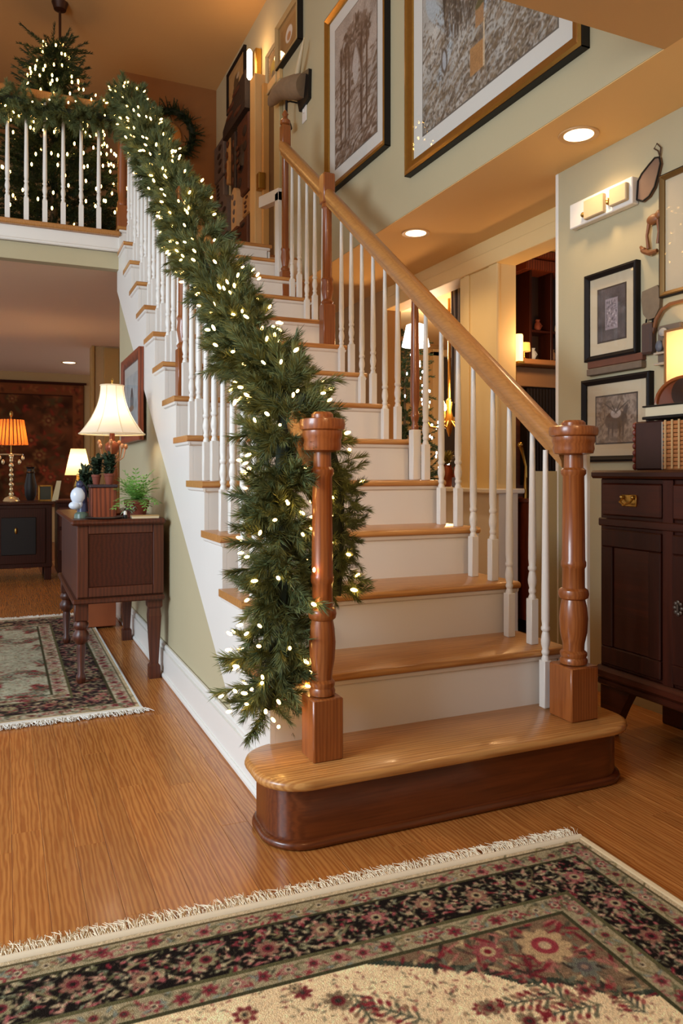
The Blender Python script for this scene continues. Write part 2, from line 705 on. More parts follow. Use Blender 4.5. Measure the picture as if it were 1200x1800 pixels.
def slab_round(g, f, z0, z1, ins):
    """rounded-over slab: f(inset) gives the outline."""
    rings = []
    for t in (0, 0.15, 0.5, 0.85, 1.0):
        e = ins * (1 - math.sqrt(max(0, 1 - (2 * t - 1) ** 2)))
        rings.append([(p[0], p[1], z0 + (z1 - z0) * t) for p in f(e)])
    n = len(rings[0])
    vs = [p for r in rings for p in r]
    fs = []
    for i in range(len(rings) - 1):
        for k in range(n):
            k2 = (k + 1) % n
            fs.append((i * n + k, i * n + k2, (i + 1) * n + k2, (i + 1) * n + k))
    fs.append(tuple(range(n - 1, -1, -1)))
    fs.append(tuple((len(rings) - 1) * n + k for k in range(n)))
    g.add(vs, fs)


SX0, SX1, SY0, SY1 = 0.605, 1.858, 1.815, 2.135
g = G()
slab_round(g, lambda e: bull(SX0 + e, SX1 - e, SY0 + e, SY1 - e, 0.125 - e), 0.160, RISE, 0.014)
emit('starting_tread', g, OAKT, stair, 50, label='wide oak starting tread with rounded ends')
g = G().prism(bull(SX0 + 0.035, SX1 - 0.035, SY0 + 0.035, SY1 - 0.02, 0.10, 8), 'xy', 0, 0.162)
emit('starting_riser', g, OAKS, stair, 50, label='dark oak front of the starting step')
g = G()
slab_round(g, lambda e: bull(SX0 + 0.018 + e, SX1 - 0.018 - e, SY0 + 0.018 + e, SY1 - 0.02, 0.115 - e), 0, 0.024, 0.012)
emit('shoe_moulding', g, OAKS, stair, 50)


def tread(n):
    y0 = ny(n) - 0.0
    z1 = RISE * n if n < 14 else 2.648
    y1 = y0 + RUN + 0.03
    g = G()
    t = 0.026
    # rounded nose profile in yz, extruded along x, then side returns
    prof = [(y0 + 0.013, z1 - t), (y0 + 0.004, z1 - t + 0.004), (y0, z1 - t / 2), (y0 + 0.004, z1 - 0.004), (y0 + 0.013, z1), (y1, z1), (y1, z1 - t)]
    g.prism(prof, 'yz', XL, XR)
    return g


for n in range(2, 15):
    tr_ = emit('tread', tread(n), OAKT, stair, 50)
    if n < 14:
        za = RISE * n - 0.026
        emit('cove_moulding', G().prism([(0.7085, za), (0.698, za), (0.700, za - 0.010), (0.7085, za - 0.016)], 'xz', ny(n) + 0.012, ny(n) + RUN + 0.02), WHITE, tr_, 0)
        emit('cove_moulding', G().prism([(1.7755, za), (1.784, za), (1.782, za - 0.010), (1.7755, za - 0.016)], 'xz', ny(n) + 0.012, ny(n) + RUN + 0.02), WHITE, tr_, 0)
    yr = ny(n) + 0.026
    z0 = RISE * (n - 1)
    z1 = (RISE * n if n < 14 else 2.648) - 0.026
    g = G().box(XL + 0.03, XR - 0.03, yr, yr + 0.018, z0 - 0.02, z1)
    g.prism([(yr - 0.014, z1), (yr - 0.010, z1 - 0.012), (yr, z1 - 0.018), (yr + 0.002, z1)], 'yz', XL + 0.012, XR - 0.012)
    emit('riser', g, WHITE, stair, 30)
# white outer stringers under the tread ends
for sx, nm in ((0, 'left'), (1, 'right')):
    poly = [(2.28, 0.0), (2.13, 0.0)]
    for n in range(2, 14):
        yr = ny(n) + 0.026
        poly.append((yr, RISE * (n - 1) - 0.0262 if n > 2 else 0.0))
        poly.append((yr, RISE * n - 0.0262))
    poly.append((5.33, RISE * 13 - 0.0262))
    poly.append((5.33, 2.60))
    poly.append((5.415, 2.60))
    poly.append((5.415, lowz(5.415)))
    poly = [poly[1]] + poly[3:] + [poly[0]]
    a, b = (0.708, 0.7245) if sx == 0 else (1.762, 1.776)
    g = G()
    # build as strips so that no long concave face is needed
    for n in range(2, 15):
        ya = ny(n) + 0.026
        yb = ny(n + 1) + 0.026 if n < 14 else 5.415
        zt = RISE * n - 0.0262 if n < 14 else 2.60
        z_a, z_b = max(0, lowz(ya)), max(0, lowz(yb))
        g.prism([(ya, z_a), (yb, z_b), (yb, zt), (ya, zt)], 'yz', a, b)
    emit('stringer', g, WHITE, stair, 0)


def baluster_mesh(L, top_m=None):
    g = G()
    g.box(-0.0155, 0.0155, -0.0155, 0.0155, 0, 0.16, 0.002)
    g.lathe([(0.013, 0.158), (0.0145, 0.164), (0.010, 0.176), (0.0135, 0.184), (0.0135, 0.190), (0.0105, 0.196), (0.0150, 0.214), (0.0158, 0.226),
             (0.0128, 0.248), (0.0105, 0.256), (0.0150, 0.263), (0.0150, 0.271), (0.0118, 0.276), (0.0142, 0.30), (0.0140, 0.36), (0.0085, L)], n=12)
    return g.mesh('baluster', 40)


NEWEL = [(0.043, 0.365), (0.045, 0.375), (0.040, 0.385), (0.043, 0.392), (0.043, 0.400), (0.034, 0.408), (0.035, 0.429), (0.043, 0.465), (0.046, 0.511), (0.042, 0.55), (0.037, 0.572),
         (0.046, 0.578), (0.049, 0.590), (0.046, 0.603), (0.036, 0.610), (0.0355, 0.672), (0.040, 0.680), (0.040, 0.694), (0.037, 0.700), (0.034, 0.972), (0.040, 0.980), (0.040, 0.992),
         (0.031, 1.000), (0.030, 1.040), (0.062, 1.046), (0.066, 1.060), (0.064, 1.075), (0.069, 1.085), (0.068, 1.100), (0.076, 1.104), (0.079, 1.118), (0.076, 1.132), (0.055, 1.136), (0.038, 1.138), (0.038, 1.146), (0.030, 1.153)]


def newel(name, x, y, zb, s=1.0, m=OAKV, hs=1.0, label=None):
    prof = [(r * s, zb + (z - 0.19) * hs) for r, z in NEWEL]
    hb = 0.055 * s
    g = G().box(x - hb, x + hb, y - hb, y + hb, zb, zb + 0.172 * hs, 0.004)
    g.lathe(prof, (x, y, 0), 24)
    return emit(name, g, m, stair, 40, label=label)


newel('newel_post', 1.692, 1.955, RISE, 1.0, label='right oak newel post on the starting step')
newel('newel_post', 0.812, 1.965, RISE, 0.82, label='left oak newel post wrapped by the garland')


def mid_newel(x, y, zb, zt, s=1.0, m=OAKV):
    g = G().box(x - 0.036 * s, x + 0.036 * s, y - 0.036 * s, y + 0.036 * s, zb, zb + 0.24, 0.004)
    g.lathe([(0.030 * s, zb + 0.24), (0.036 * s, zb + 0.255), (0.024 * s, zb + 0.27), (0.036 * s, zb + 0.33), (0.030 * s, zb + 0.37), (0.036 * s, zb + 0.385), (0.028 * s, zb + 0.40), (0.026 * s, zt - 0.2), (0.034 * s, zt - 0.19), (0.030 * s, zt - 0.17)], (x, y, 0), 18)
    g.box(x - 0.036 * s, x + 0.036 * s, y - 0.036 * s, y + 0.036 * s, zt - 0.17, zt, 0.006)
    return emit('newel_post', g, m, stair, 40)


mid_newel(1.70, 4.04, 1.71, rail_top(4.04) + 0.07)
mid_newel(0.775, 3.60, 1.33, rail_top(3.60) + 0.03, 0.9)
g = G()
mid_newel(1.715, 4.80, 2.09, rail_top(4.80) + 0.10, 0.85)
g = G().lathe([(0.02, 0), (0.034, 0.01), (0.036, 0.03), (0.02, 0.045), (0.012, 0.06), (0.022, 0.075), (0.012, 0.095), (0.004, 0.105)], (1.715, 4.80, rail_top(4.80) + 0.10), 16)
emit('newel_finial', g, OAKV, stair, 40)


def rail(xc, ya, yb, nm='handrail'):
    prof = [(-0.020, -0.080), (0.020, -0.080), (0.022, -0.062), (0.031, -0.050), (0.033, -0.030), (0.028, -0.010), (0.014, 0.0), (-0.014, 0.0), (-0.028, -0.010), (-0.033, -0.030), (-0.031, -0.050), (-0.022, -0.062)]
    n = len(prof)
    vs = []
    for yy in (ya, yb):
        for px, pz in prof:
            vs.append((xc + px, yy, rail_top(yy) + pz * 1.25))
    fs = [tuple(range(n)), tuple(range(2 * n - 1, n - 1, -1))] + [(i, (i + 1) % n, n + (i + 1) % n, n + i) for i in range(n)]
    g = G()
    g.add(vs, fs)
    return emit(nm, g, OAKR, stair, 50)


rail(1.702, 2.00, 4.80)
rail(0.785, 2.00, 5.33)
bal_len = {}
for side, xb in (('r', XBR), ('l', XBL)):
    for n in range(1, 14):
        for oy in (0.072, 0.205):
            y = ny(n) + oy
            if n == 1 and (oy < 0.1 or side == 'l'):
                continue
            if side == 'r' and y > 4.9:
                continue
            xq = xb
            if side == 'r':
                xq = {1: 1.672, 2: 1.700, 3: 1.708}.get(n, xb)
                if n == 1:
                    y = 2.070
                if n == 2:
                    y += 0.018
            if abs(y - 4.04) < 0.06 and side == 'r':
                continue
            if side == 'r' and n == 5 and oy > 0.1:
                continue
            zb = RISE * n
            L = round(rail_top(y) - 0.095 - zb, 2)
            if L not in bal_len:
                me = baluster_mesh(L)
                me.materials.append(WHITE)
                bal_len[L] = me
            inst('baluster', bal_len[L], stair, (xq, y, zb))
# one intermediate post with an oak shaft over a white block
y, zb = ny(5) + 0.17, RISE * 5
L = rail_top(y) - 0.095
post = emit('newel_post', G().box(XBR - 0.021, XBR + 0.021, y - 0.021, y + 0.021, zb, zb + 0.23, 0.003), WHITE, stair, 40, label='slim post with white base block and oak shaft')
g = G().lathe([(0.016, zb + 0.23), (0.018, zb + 0.245), (0.012, zb + 0.26), (0.018, zb + 0.28), (0.020, zb + 0.30), (0.014, zb + 0.32), (0.022, zb + 0.36), (0.021, zb + 0.50), (0.016, L)], (XBR, y, 0), 14)
emit('oak_shaft', g, OAKV, post, 40)
emit('half_post', G().box(1.832, 1.848, 2.05, 2.07, RISE, 1.05, 0.002), WHITE, stair, 0)
# white post and cap closing the railing at the top
g = G().box(1.70, 1.76, 4.90, 4.97, 2.28, 2.90, 0.003).prism([(4.90, 2.84), (5.33, 2.92), (5.33, 3.0), (4.90, 2.92)], 'yz', 1.70, 1.76)
emit('end_panel', g, WHITE, stair, 0)

# ================================================================== BALCONY RAILING
balc = thing('balcony_railing', (0.0, 5.35, UP), 'white baluster balcony railing with oak newel on the upper floor edge', 'railing')
Lb = 0.82
bm_ = baluster_mesh(Lb)
bm_.materials.append(WHITE)
for k in range(-9, 6):
    inst('baluster', bm_, balc, (0.015 + 0.113 * k, 5.35, UP + 0.0))
g = G().box(-1.1, 0.72, 5.32, 5.38, UP + 0.80, UP + 0.87, 0.012)
emit('handrail', g, OAKR, balc)
g = G().box(0.70, 0.77, 5.34, 5.41, UP, UP + 0.20, 0.004)
g.lathe([(0.03, 0.2), (0.034, 0.22), (0.024, 0.24), (0.031, 0.3), (0.025, 0.7), (0.033, 0.72)], (0.735, 5.375, UP), 16)
g.box(0.70, 0.77, 5.34, 5.41, UP + 0.72, UP + 0.99, 0.006)
emit('newel_post', g, OAKV, balc, 40)


# ================================================================== NEEDLES, GARLANDS AND TREES
def sprig_mesh(seed, L=0.15, n=150, nl=0.045, w=0.0022, mat=None, spread=1.0):
    r = random.Random(seed)
    g = G()
    bend = Vector((r.uniform(-.3, .3), r.uniform(-.3, .3), 0)) * L
    P = lambda t: Vector((bend.x * t * t, bend.y * t * t, L * t))
    g.tube([P(0), P(.33), P(.66), P(1)], [0.003, 0.0025, 0.002, 0.001], 4, cap=False)
    for i in range(n):
        t = r.uniform(0.02, 1.0) ** 0.8
        az = r.uniform(0, 2 * PI)
        an = (0.95 - 0.55 * t) * spread + r.uniform(-.2, .2)
        d = Vector((math.sin(an) * math.cos(az), math.sin(an) * math.sin(az), math.cos(an)))
        l = nl * r.uniform(0.7, 1.15) * (1.0 - 0.25 * t)
        p = P(t)
        s = d.cross(Vector((r.uniform(-1, 1), r.uniform(-1, 1), r.uniform(-1, 1)))).normalized() * w * 0.5
        g.add([p - s, p + s, p + d * l * 0.65 + s * 0.8, p + d * l, p + d * l * 0.65 - s * 0.8], [(0, 1, 2, 3, 4)])
    me = g.mesh('sprig', 0, recalc=False)
    me.materials.append(mat)
    return me, g


SPRIG = [sprig_mesh(100 + i, 0.13, 150, 0.056, 0.0026, NEEDLE) for i in range(6)]
FIR = [sprig_mesh(200 + i, 0.26, 150, 0.042, 0.0042, NEEDLE2) for i in range(4)]
g = G().ell((0, 0, 0.006), (0.0046, 0.0046, 0.0095), 8, 6)
BULBME = g.mesh('light_bulb', 60)
BULBME.materials.append(BULB)
BULBME2 = g.mesh('light_bulb', 60)
BULBME2.materials.append(BULBC)


def orient(d):
    return Vector(d).to_track_quat('Z', 'Y').to_matrix().to_4x4() @ Matrix.Rotation(random.uniform(0, 2 * PI), 4, 'Z')


def polyline(pts):
    pts = [Vector(p) for p in pts]
    ls = [0]
    for a, b in zip(pts, pts[1:]):
        ls.append(ls[-1] + (b - a).length)

    def at(s):
        s = max(0, min(ls[-1] - 1e-6, s))
        for i in range(len(pts) - 1):
            if s <= ls[i + 1]:
                u = (s - ls[i]) / max(1e-9, ls[i + 1] - ls[i])
                return pts[i].lerp(pts[i + 1], u), (pts[i + 1] - pts[i]).normalized()
        return pts[-1], (pts[-1] - pts[-2]).normalized()
    return at, ls[-1]


def garland(root, pts, dens, nb, rad, keep, seeds, scale=1.0):
    at, LL = polyline(pts)
    rnd = random.Random(seeds)
    tot = int(LL * dens)
    rest = G()
    made = 0
    # dark core branch
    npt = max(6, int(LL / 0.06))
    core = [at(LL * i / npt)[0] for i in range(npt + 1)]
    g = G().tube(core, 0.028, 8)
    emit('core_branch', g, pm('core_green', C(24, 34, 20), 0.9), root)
    for i in range(tot):
        s = LL * (i + rnd.random()) / tot
        p, t = at(s)
        ref = Vector((0, 0, 1)) if abs(t.z) < 0.8 else Vector((1, 0, 0))
        u = t.cross(ref).normalized()
        w = u.cross(t)
        a = rnd.uniform(0, 2 * PI)
        rd = u * math.cos(a) + w * math.sin(a)
        d = (rd * rnd.uniform(0.55, 1.1) + t * rnd.uniform(-0.9, 0.9) + Vector((0, 0, -0.12))).normalized()
        k = rnd.randrange(6)
        sc = rnd.uniform(0.75, 1.2) * rad / 0.15 * scale
        M = Matrix.Translation(p + rd * 0.02) @ orient(d) @ Matrix.Scale(sc, 4)
        if i % max(1, tot // keep + (1 if tot % keep else 0)) == 0 and made < keep:
            o = bpy.data.objects.new('sprig', SPRIG[k][0])
            COL.objects.link(o)
            o.parent = root
            M2 = M.copy()
            M2.translation = M.translation - base_of(root)
            o.matrix_local = M2
            made += 1
        else:
            rest.add(SPRIG[k][1].v, SPRIG[k][1].f, M)
    if rest.v:
        emit('foliage', rest, NEEDLE, root, 0, False, 'stuff')
    for i in range(nb):
        s = LL * ((i + rnd.random()) / nb) ** 1.3
        p, t = at(s)
        ref = Vector((0, 0, 1)) if abs(t.z) < 0.8 else Vector((1, 0, 0))
        u = t.cross(ref).normalized()
        w = u.cross(t)
        a = rnd.uniform(0, 2 * PI)
        rd = u * math.cos(a) + w * math.sin(a)
        if rd.y + 0.6 * rd.x > 0.35 and rnd.random() < 0.6:
            rd = -rd
        q = p + rd * rad * rnd.uniform(0.72, 1.06)
        o = bpy.data.objects.new('light_bulb', BULBME)
        COL.objects.link(o)
        o.parent = root
        M = Matrix.Translation(q - base_of(root)) @ orient(rd + Vector((rnd.uniform(-1, 1), rnd.uniform(-1, 1), rnd.uniform(-1, 1))) * 0.6) @ Matrix.Scale(rnd.uniform(0.85, 1.15), 4)
        o.matrix_local = M


gar = thing('stair_garland', (0.80, 2.0, 0.2), 'pine garland with warm white lights draped down the left stair rail', 'garland')
pts = [(0.70, 2.12, 0.30), (0.72, 2.10, 0.45), (0.735, 2.07, 0.65), (0.735, 2.08, 0.85), (0.745, 2.09, 1.03), (0.775, 2.14, 1.20), (0.79, 2.24, 1.265)]
for y in (2.45, 2.8, 3.2, 3.6, 4.0, 4.4, 4.8, 5.1, 5.33):
    pts.append((0.766 + 0.02 * math.sin(y * 7), y, rail_top(y) - 0.065 + 0.03 * math.sin(y * 9)))
garland(gar, pts, 300, 275, 0.132, 220, 11)
garland(gar, [(0.79, 2.10, 1.20), (0.87, 2.14, 1.14), (0.90, 2.12, 1.02), (0.905, 2.09, 0.90), (0.90, 2.08, 0.72), (0.885, 2.07, 0.62)], 240, 22, 0.088, 30, 12)
bga = thing('balcony_garland', (0.0, 5.3, 3.3), 'lit pine garland swagged along the white balcony railing', 'garland')
pts = [(-1.1, 5.31, 3.36)]
for i in range(9):
    x = -0.95 + 0.2 * i
    pts.append((x, 5.31, 3.345 + 0.03 * math.cos(i * 1.3) + (0.04 if x > 0.4 else 0)))
pts.append((0.78, 5.33, 3.52))
garland(bga, pts, 240, 75, 0.12, 150, 13)


def xmas_tree(root, c, h, r, nbr, nb, keep, bulbme, seed, pot=None):
    rnd = random.Random(seed)
    x0, y0, z0 = c
    g = G().tube([(x0, y0, z0), (x0, y0, z0 + h * 0.97)], [0.03, 0.006], 8)
    emit('trunk', g, STEM, root)
    rest = G()
    made = 0
    for i in range(nbr):
        t = 1 - rnd.random() ** 0.72
        z = z0 + 0.12 * h + t * 0.88 * h
        rr = r * (1 - t) * rnd.uniform(0.25, 1.0)
        a = rnd.uniform(0, 2 * PI)
        rd = Vector((math.cos(a), math.sin(a), 0))
        p = Vector((x0, y0, z)) + rd * max(0, rr - 0.12)
        d = (rd + Vector((0, 0, rnd.uniform(-0.25, 0.45)))).normalized()
        M = Matrix.Translation(p) @ orient(d) @ Matrix.Scale(rnd.uniform(0.7, 1.15), 4)
        k = rnd.randrange(4)
        if i % max(1, nbr // keep) == 0 and made < keep:
            o = bpy.data.objects.new('branch', FIR[k][0])
            COL.objects.link(o)
            o.parent = root
            M2 = M.copy()
            M2.translation = M.translation - base_of(root)
            o.matrix_local = M2
            made += 1
        else:
            rest.add(FIR[k][1].v, FIR[k][1].f, M)
    emit('foliage', rest, NEEDLE2, root, 0, False, 'stuff')
    for i in range(nb):
        t = 1 - rnd.random() ** 0.7
        z = z0 + 0.12 * h + t * 0.88 * h
        a = rnd.uniform(0, 2 * PI)
        rr = r * (1 - t) * rnd.uniform(0.95, 1.15) + 0.06
        if math.sin(a) > 0.2 and rnd.random() < 0.6:
            a = -a
        p = Vector((x0 + rr * math.cos(a), y0 + rr * math.sin(a), z))
        o = inst('light_bulb', bulbme, root, p)
        o.scale = (1.5,) * 3


tree = thing('christmas_tree', (0.36, 6.55, UP), 'tall lit Christmas tree standing behind the balcony railing', 'tree')
xmas_tree(tree, (0.36, 6.55, UP), 1.86, 0.70, 900, 220, 240, BULBME, 21)


# ================================================================== PAINTED SURFACES (colour per vertex)
class Paint:
    def __init__(self, w, h, res, col):
        self.w, self.h, self.res = w, h, res
        self.nx, self.ny = int(round(w / res)) + 1, int(round(h / res)) + 1
        self.a = np.ones((self.ny, self.nx, 3), np.float32) * np.array(col, np.float32)
        self.X, self.Y = np.meshgrid(np.linspace(0, w, self.nx), np.linspace(0, h, self.ny))

    def _win(self, x0, x1, y0, y1):
        i0, i1 = max(0, int(x0 / self.res)), min(self.nx, int(x1 / self.res) + 2)
        j0, j1 = max(0, int(y0 / self.res)), min(self.ny, int(y1 / self.res) + 2)
        return i0, i1, j0, j1

    def ell(self, cx, cy, rx, ry, ang, col, al=1.0):
        R = max(rx, ry) + self.res
        i0, i1, j0, j1 = self._win(cx - R, cx + R, cy - R, cy + R)
        if i0 >= i1 or j0 >= j1:
            return
        dx, dy = self.X[j0:j1, i0:i1] - cx, self.Y[j0:j1, i0:i1] - cy
        c, s = math.cos(ang), math.sin(ang)
        q = np.sqrt(((dx * c + dy * s) / rx) ** 2 + ((-dx * s + dy * c) / ry) ** 2)
        e = self.res / min(rx, ry) * 0.5
        m = np.clip((1 + e - q) / (2 * e + 1e-6), 0, 1)[..., None] * al
        self.a[j0:j1, i0:i1] = self.a[j0:j1, i0:i1] * (1 - m) + np.array(col, np.float32) * m

    def line(self, x0, y0, x1, y1, w, col, al=1.0):
        L = math.hypot(x1 - x0, y1 - y0)
        self.ell((x0 + x1) / 2, (y0 + y1) / 2, L / 2 + w * 0.5, w, math.atan2(y1 - y0, x1 - x0), col, al)

    def rect(self, x0, x1, y0, y1, col, al=1.0):
        m = ((self.X >= x0) & (self.X <= x1) & (self.Y >= y0) & (self.Y <= y1))[..., None] * al
        self.a = self.a * (1 - m) + np.array(col, np.float32) * m

    def noise(self, amt):
        self.a *= (1 + RNG.normal(0, amt, (self.ny, self.nx, 1))).astype(np.float32)

    def cloud(self, cell, amt):
        nyc, nxc = int(self.h / cell) + 3, int(self.w / cell) + 3
        g = RNG.normal(0, 1, (nyc, nxc))
        fx, fy = self.X / cell, self.Y / cell
        i, j = fx.astype(int), fy.astype(int)
        u, v = fx - i, fy - j
        u, v = u * u * (3 - 2 * u), v * v * (3 - 2 * v)
        n = (g[j, i] * (1 - u) + g[j, i + 1] * u) * (1 - v) + (g[j + 1, i] * (1 - u) + g[j + 1, i + 1] * u) * v
        self.a *= (1 + amt * n[..., None]).astype(np.float32)
        return n

    def build(self, name, o, U, V, m, parent=None, thick=None):
        """o: world position of paint (0,0); U, V: world unit vectors of paint x and y."""
        off = base_of(parent)
        o = np.array(o, float) - np.array(off)
        P = o + self.X[..., None] * np.array(U, float) + self.Y[..., None] * np.array(V, float)
        nx, ny_ = self.nx, self.ny
        me = bpy.data.meshes.new(name)
        nf = (nx - 1) * (ny_ - 1)
        idx = np.arange(nx * ny_).reshape(ny_, nx)
        q = np.stack([idx[:-1, :-1], idx[:-1, 1:], idx[1:, 1:], idx[1:, :-1]], -1).reshape(-1)
        me.vertices.add(nx * ny_)
        me.vertices.foreach_set('co', P.reshape(-1).astype(np.float32))
        me.loops.add(nf * 4)
        me.loops.foreach_set('vertex_index', q.astype(np.int32))
        me.polygons.add(nf)
        me.polygons.foreach_set('loop_start', np.arange(0, nf * 4, 4, dtype=np.int32))
        me.polygons.foreach_set('loop_total', np.full(nf, 4, np.int32))
        me.update(calc_edges=True)
        at = me.color_attributes.new('Col', 'FLOAT_COLOR', 'POINT')
        a = np.clip(self.a, 0, 1)
        l = np.where(a <= 0.04045, a / 12.92, ((a + 0.055) / 1.055) ** 2.4)
        rgba = np.concatenate([l, np.ones((ny_, nx, 1))], -1).astype(np.float32)
        at.data.foreach_set('color', rgba.reshape(-1))
        me.materials.append(m)
        ob = bpy.data.objects.new(name, me)
        COL.objects.link(ob)
        if parent is not None:
            ob.parent = parent
        return ob


def K(r, g, b):
    return (r / 255.0, g / 255.0, b / 255.0)


PAL = [K(150, 146, 112), K(176, 160, 124), K(168, 92, 92), K(134, 44, 54), K(190, 140, 120), K(98, 98, 66), K(120, 124, 100), K(196, 178, 140)]
INK = K(34, 28, 24)


def rosette(p, x, y, r, c1, c2, c3, rnd, n=7):
    a0 = rnd.uniform(0, 2)
    for k in range(n):
        a = a0 + 2 * PI * k / n
        p.ell(x + r * 0.62 * math.cos(a), y + r * 0.62 * math.sin(a), r * 0.42, r * 0.26, a, c1)
    p.ell(x, y, r * 0.5, r * 0.5, 0, c2)
    p.ell(x, y, r * 0.24, r * 0.24, 0, c3)


def vine(p, along, d0, d1, L, per, col, w, conv):
    n = max(8, int(L / 0.012))
    pr = None
    for i in range(n + 1):
        s = L * i / n
        d = (d0 + d1) / 2 + 0.32 * (d1 - d0) * math.sin(2 * PI * s / per)
        q = conv(s, d)
        if pr:
            p.line(pr[0], pr[1], q[0], q[1], w, col)
        pr = q


def persian(W_, H_, res, field, seed, right_border=True, scale=1.0, spand=True, light=False):
    """paint x: distance from the right edge, paint y: distance from the far edge."""
    rnd = random.Random(seed)
    p = Paint(W_, H_, res, field)
    S = scale
    D = np.minimum(p.X, p.Y)
    p.cloud(0.03, 0.03)
    n2 = p.cloud(0.15, 0.02)
    dark = K(30, 25, 22) if not light else K(44, 34, 36)
    guard = K(166, 152, 118) if not light else K(188, 178, 152)
    bands = [(0.0, 0.013, K(206, 186, 150)), (0.013, 0.019, K(96, 84, 58)), (0.019, 0.066, guard), (0.066, 0.074, K(70, 66, 44)), (0.074, 0.196, dark), (0.196, 0.204, K(96, 92, 62)),
             (0.204, 0.258, guard), (0.258, 0.266, K(70, 68, 46))]
    if spand:
        fx, fy = p.X - 0.266 * S, p.Y - 0.266 * S
        sc = 0.035 * np.abs(np.sin(np.arctan2(fy, fx + 1e-6) * 5))
        q = fx / 0.46 + fy / 0.30 + sc * 2
        m = (q < 1.0) & (fx > 0) & (fy > 0)
        p.a[m] = K(128, 104, 80)
        mb = (q >= 0.95) & (q < 1.02) & (fx > 0) & (fy > 0)
        p.a[mb] = K(58, 66, 54)
    for a, b, c in bands:
        p.a[(D >= a * S) & (D < b * S)] = c
    # field sprays
    fx0, fy0 = 0.27 * S, 0.27 * S
    nsp = int(W_ * H_ * 90 / (S * S))
    for _ in range(nsp):
        x, y = rnd.uniform(fx0, W_), rnd.uniform(fy0, H_)
        ins = spand and ((x - fx0) / 0.46 + (y - fy0) / 0.30 < 0.95)
        if ins:
            continue
        a0 = rnd.uniform(0, 2 * PI)
        kind = rnd.random()
        if kind < 0.55:
            L = rnd.uniform(0.05, 0.11) * S
            ex, ey = x + L * math.cos(a0), y + L * math.sin(a0)
            p.line(x, y, ex, ey, 0.0022 * S, K(70, 74, 58))
            for k in range(7):
                t = k / 6
                for sg in (-1, 1):
                    aa = a0 + sg * 0.9
                    l = 0.028 * S * (1 - 0.5 * t)
                    bx, by = x + (ex - x) * t, y + (ey - y) * t
                    p.line(bx, by, bx + l * math.cos(aa), by + l * math.sin(aa), 0.0022 * S, rnd.choice([K(74, 82, 66), K(104, 104, 76), K(52, 60, 56)]))
                    p.ell(bx + l * math.cos(aa), by + l * math.sin(aa), 0.008 * S, 0.0048 * S, aa, rnd.choice([K(140, 52, 56), K(120, 40, 44), K(150, 118, 90), K(112, 108, 84), K(166, 96, 84)]))
            p.ell(ex, ey, 0.011 * S, 0.008 * S, a0, K(132, 44, 50))
        else:
            rosette(p, x, y, rnd.uniform(0.013, 0.028) * S, rnd.choice([K(150, 92, 82), K(140, 120, 92), K(126, 52, 54)]), rnd.choice([K(196, 170, 128), K(112, 44, 48)]), K(60, 56, 48), rnd)
    for _ in range(int(W_ * H_ * 1500 / (S * S))):
        x, y = rnd.uniform(fx0, W_), rnd.uniform(fy0, H_)
        p.ell(x, y, rnd.uniform(0.003, 0.007) * S, rnd.uniform(0.0018, 0.003) * S, rnd.uniform(0, PI), rnd.choice([K(140, 76, 68), K(112, 106, 80), K(92, 92, 72), K(168, 132, 100), K(126, 60, 58)]), 0.75)
    if spand:
        for _ in range(420):
            x, y = fx0 + rnd.random() * 0.45, fy0 + rnd.random() * 0.29
            if (x - fx0) / 0.46 + (y - fy0) / 0.30 > 0.93:
                continue
            p.ell(x, y, rnd.uniform(0.008, 0.022), rnd.uniform(0.0025, 0.0055), rnd.uniform(0, PI), rnd.choice([K(134, 48, 54), K(170, 110, 96), K(188, 164, 122), K(84, 78, 60), K(112, 40, 46), K(110, 110, 90), K(60, 52, 44)]))
        rosette(p, fx0 + 0.10, fy0 + 0.075, 0.055, K(190, 160, 118), K(150, 60, 66), K(196, 168, 130), rnd, 9)
        rosette(p, fx0 + 0.07, fy0 + 0.16, 0.03, K(110, 110, 96), K(96, 88, 84), K(150, 120, 100), rnd, 8)
        rosette(p, fx0 + 0.22, fy0 + 0.05, 0.032, K(150, 80, 78), K(190, 164, 122), K(120, 36, 44), rnd, 8)
    # guards and main border, on both visible edges
    for vert in (False, True):
        L = H_ if vert else W_
        if vert and not right_border:
            continue
        conv = (lambda s, d: (d, s)) if vert else (lambda s, d: (s, d))
        for (d0, d1, big) in ((0.021, 0.064, False), (0.206, 0.256, False)):
            vine(p, 0, d0 * S, d1 * S, L, 0.11 * S, K(104, 96, 66), 0.0022 * S, conv)
            s = d0 * S
            while s < L:
                x, y = conv(s, (d0 + d1) / 2 * S + rnd.uniform(-.006, .006) * S)
                rosette(p, x, y, 0.017 * S, rnd.choice([K(168, 108, 100), K(150, 132, 96), K(138, 60, 64)]), rnd.choice([K(196, 178, 144), K(120, 44, 52)]), K(70, 60, 50), rnd, 6)
                for _ in range(7):
                    x2, y2 = conv(s + rnd.uniform(0.01, 0.045) * S, (d0 + rnd.random() * (d1 - d0)) * S)
                    p.ell(x2, y2, 0.0085 * S, 0.0032 * S, rnd.uniform(0, PI), rnd.choice([K(110, 110, 82), K(166, 108, 98), K(90, 84, 66), K(140, 60, 62), K(128, 136, 124)]))
                s += 0.052 * S
        d0, d1 = 0.078, 0.192
        vine(p, 0, d0 * S, d1 * S, L, 0.24 * S, K(150, 138, 96), 0.003 * S, conv)
        vine(p, 0, d1 * S, d0 * S, L, 0.16 * S, K(120, 116, 84), 0.0024 * S, conv)
        for _ in range(int(L / S * 1100)):
            x, y = conv(rnd.uniform(d0 * S, L), (d0 + rnd.random() * (d1 - d0)) * S)
            p.ell(x, y, rnd.uniform(0.005, 0.012) * S, rnd.uniform(0.0022, 0.0042) * S, rnd.uniform(0, PI), rnd.choice(PAL))
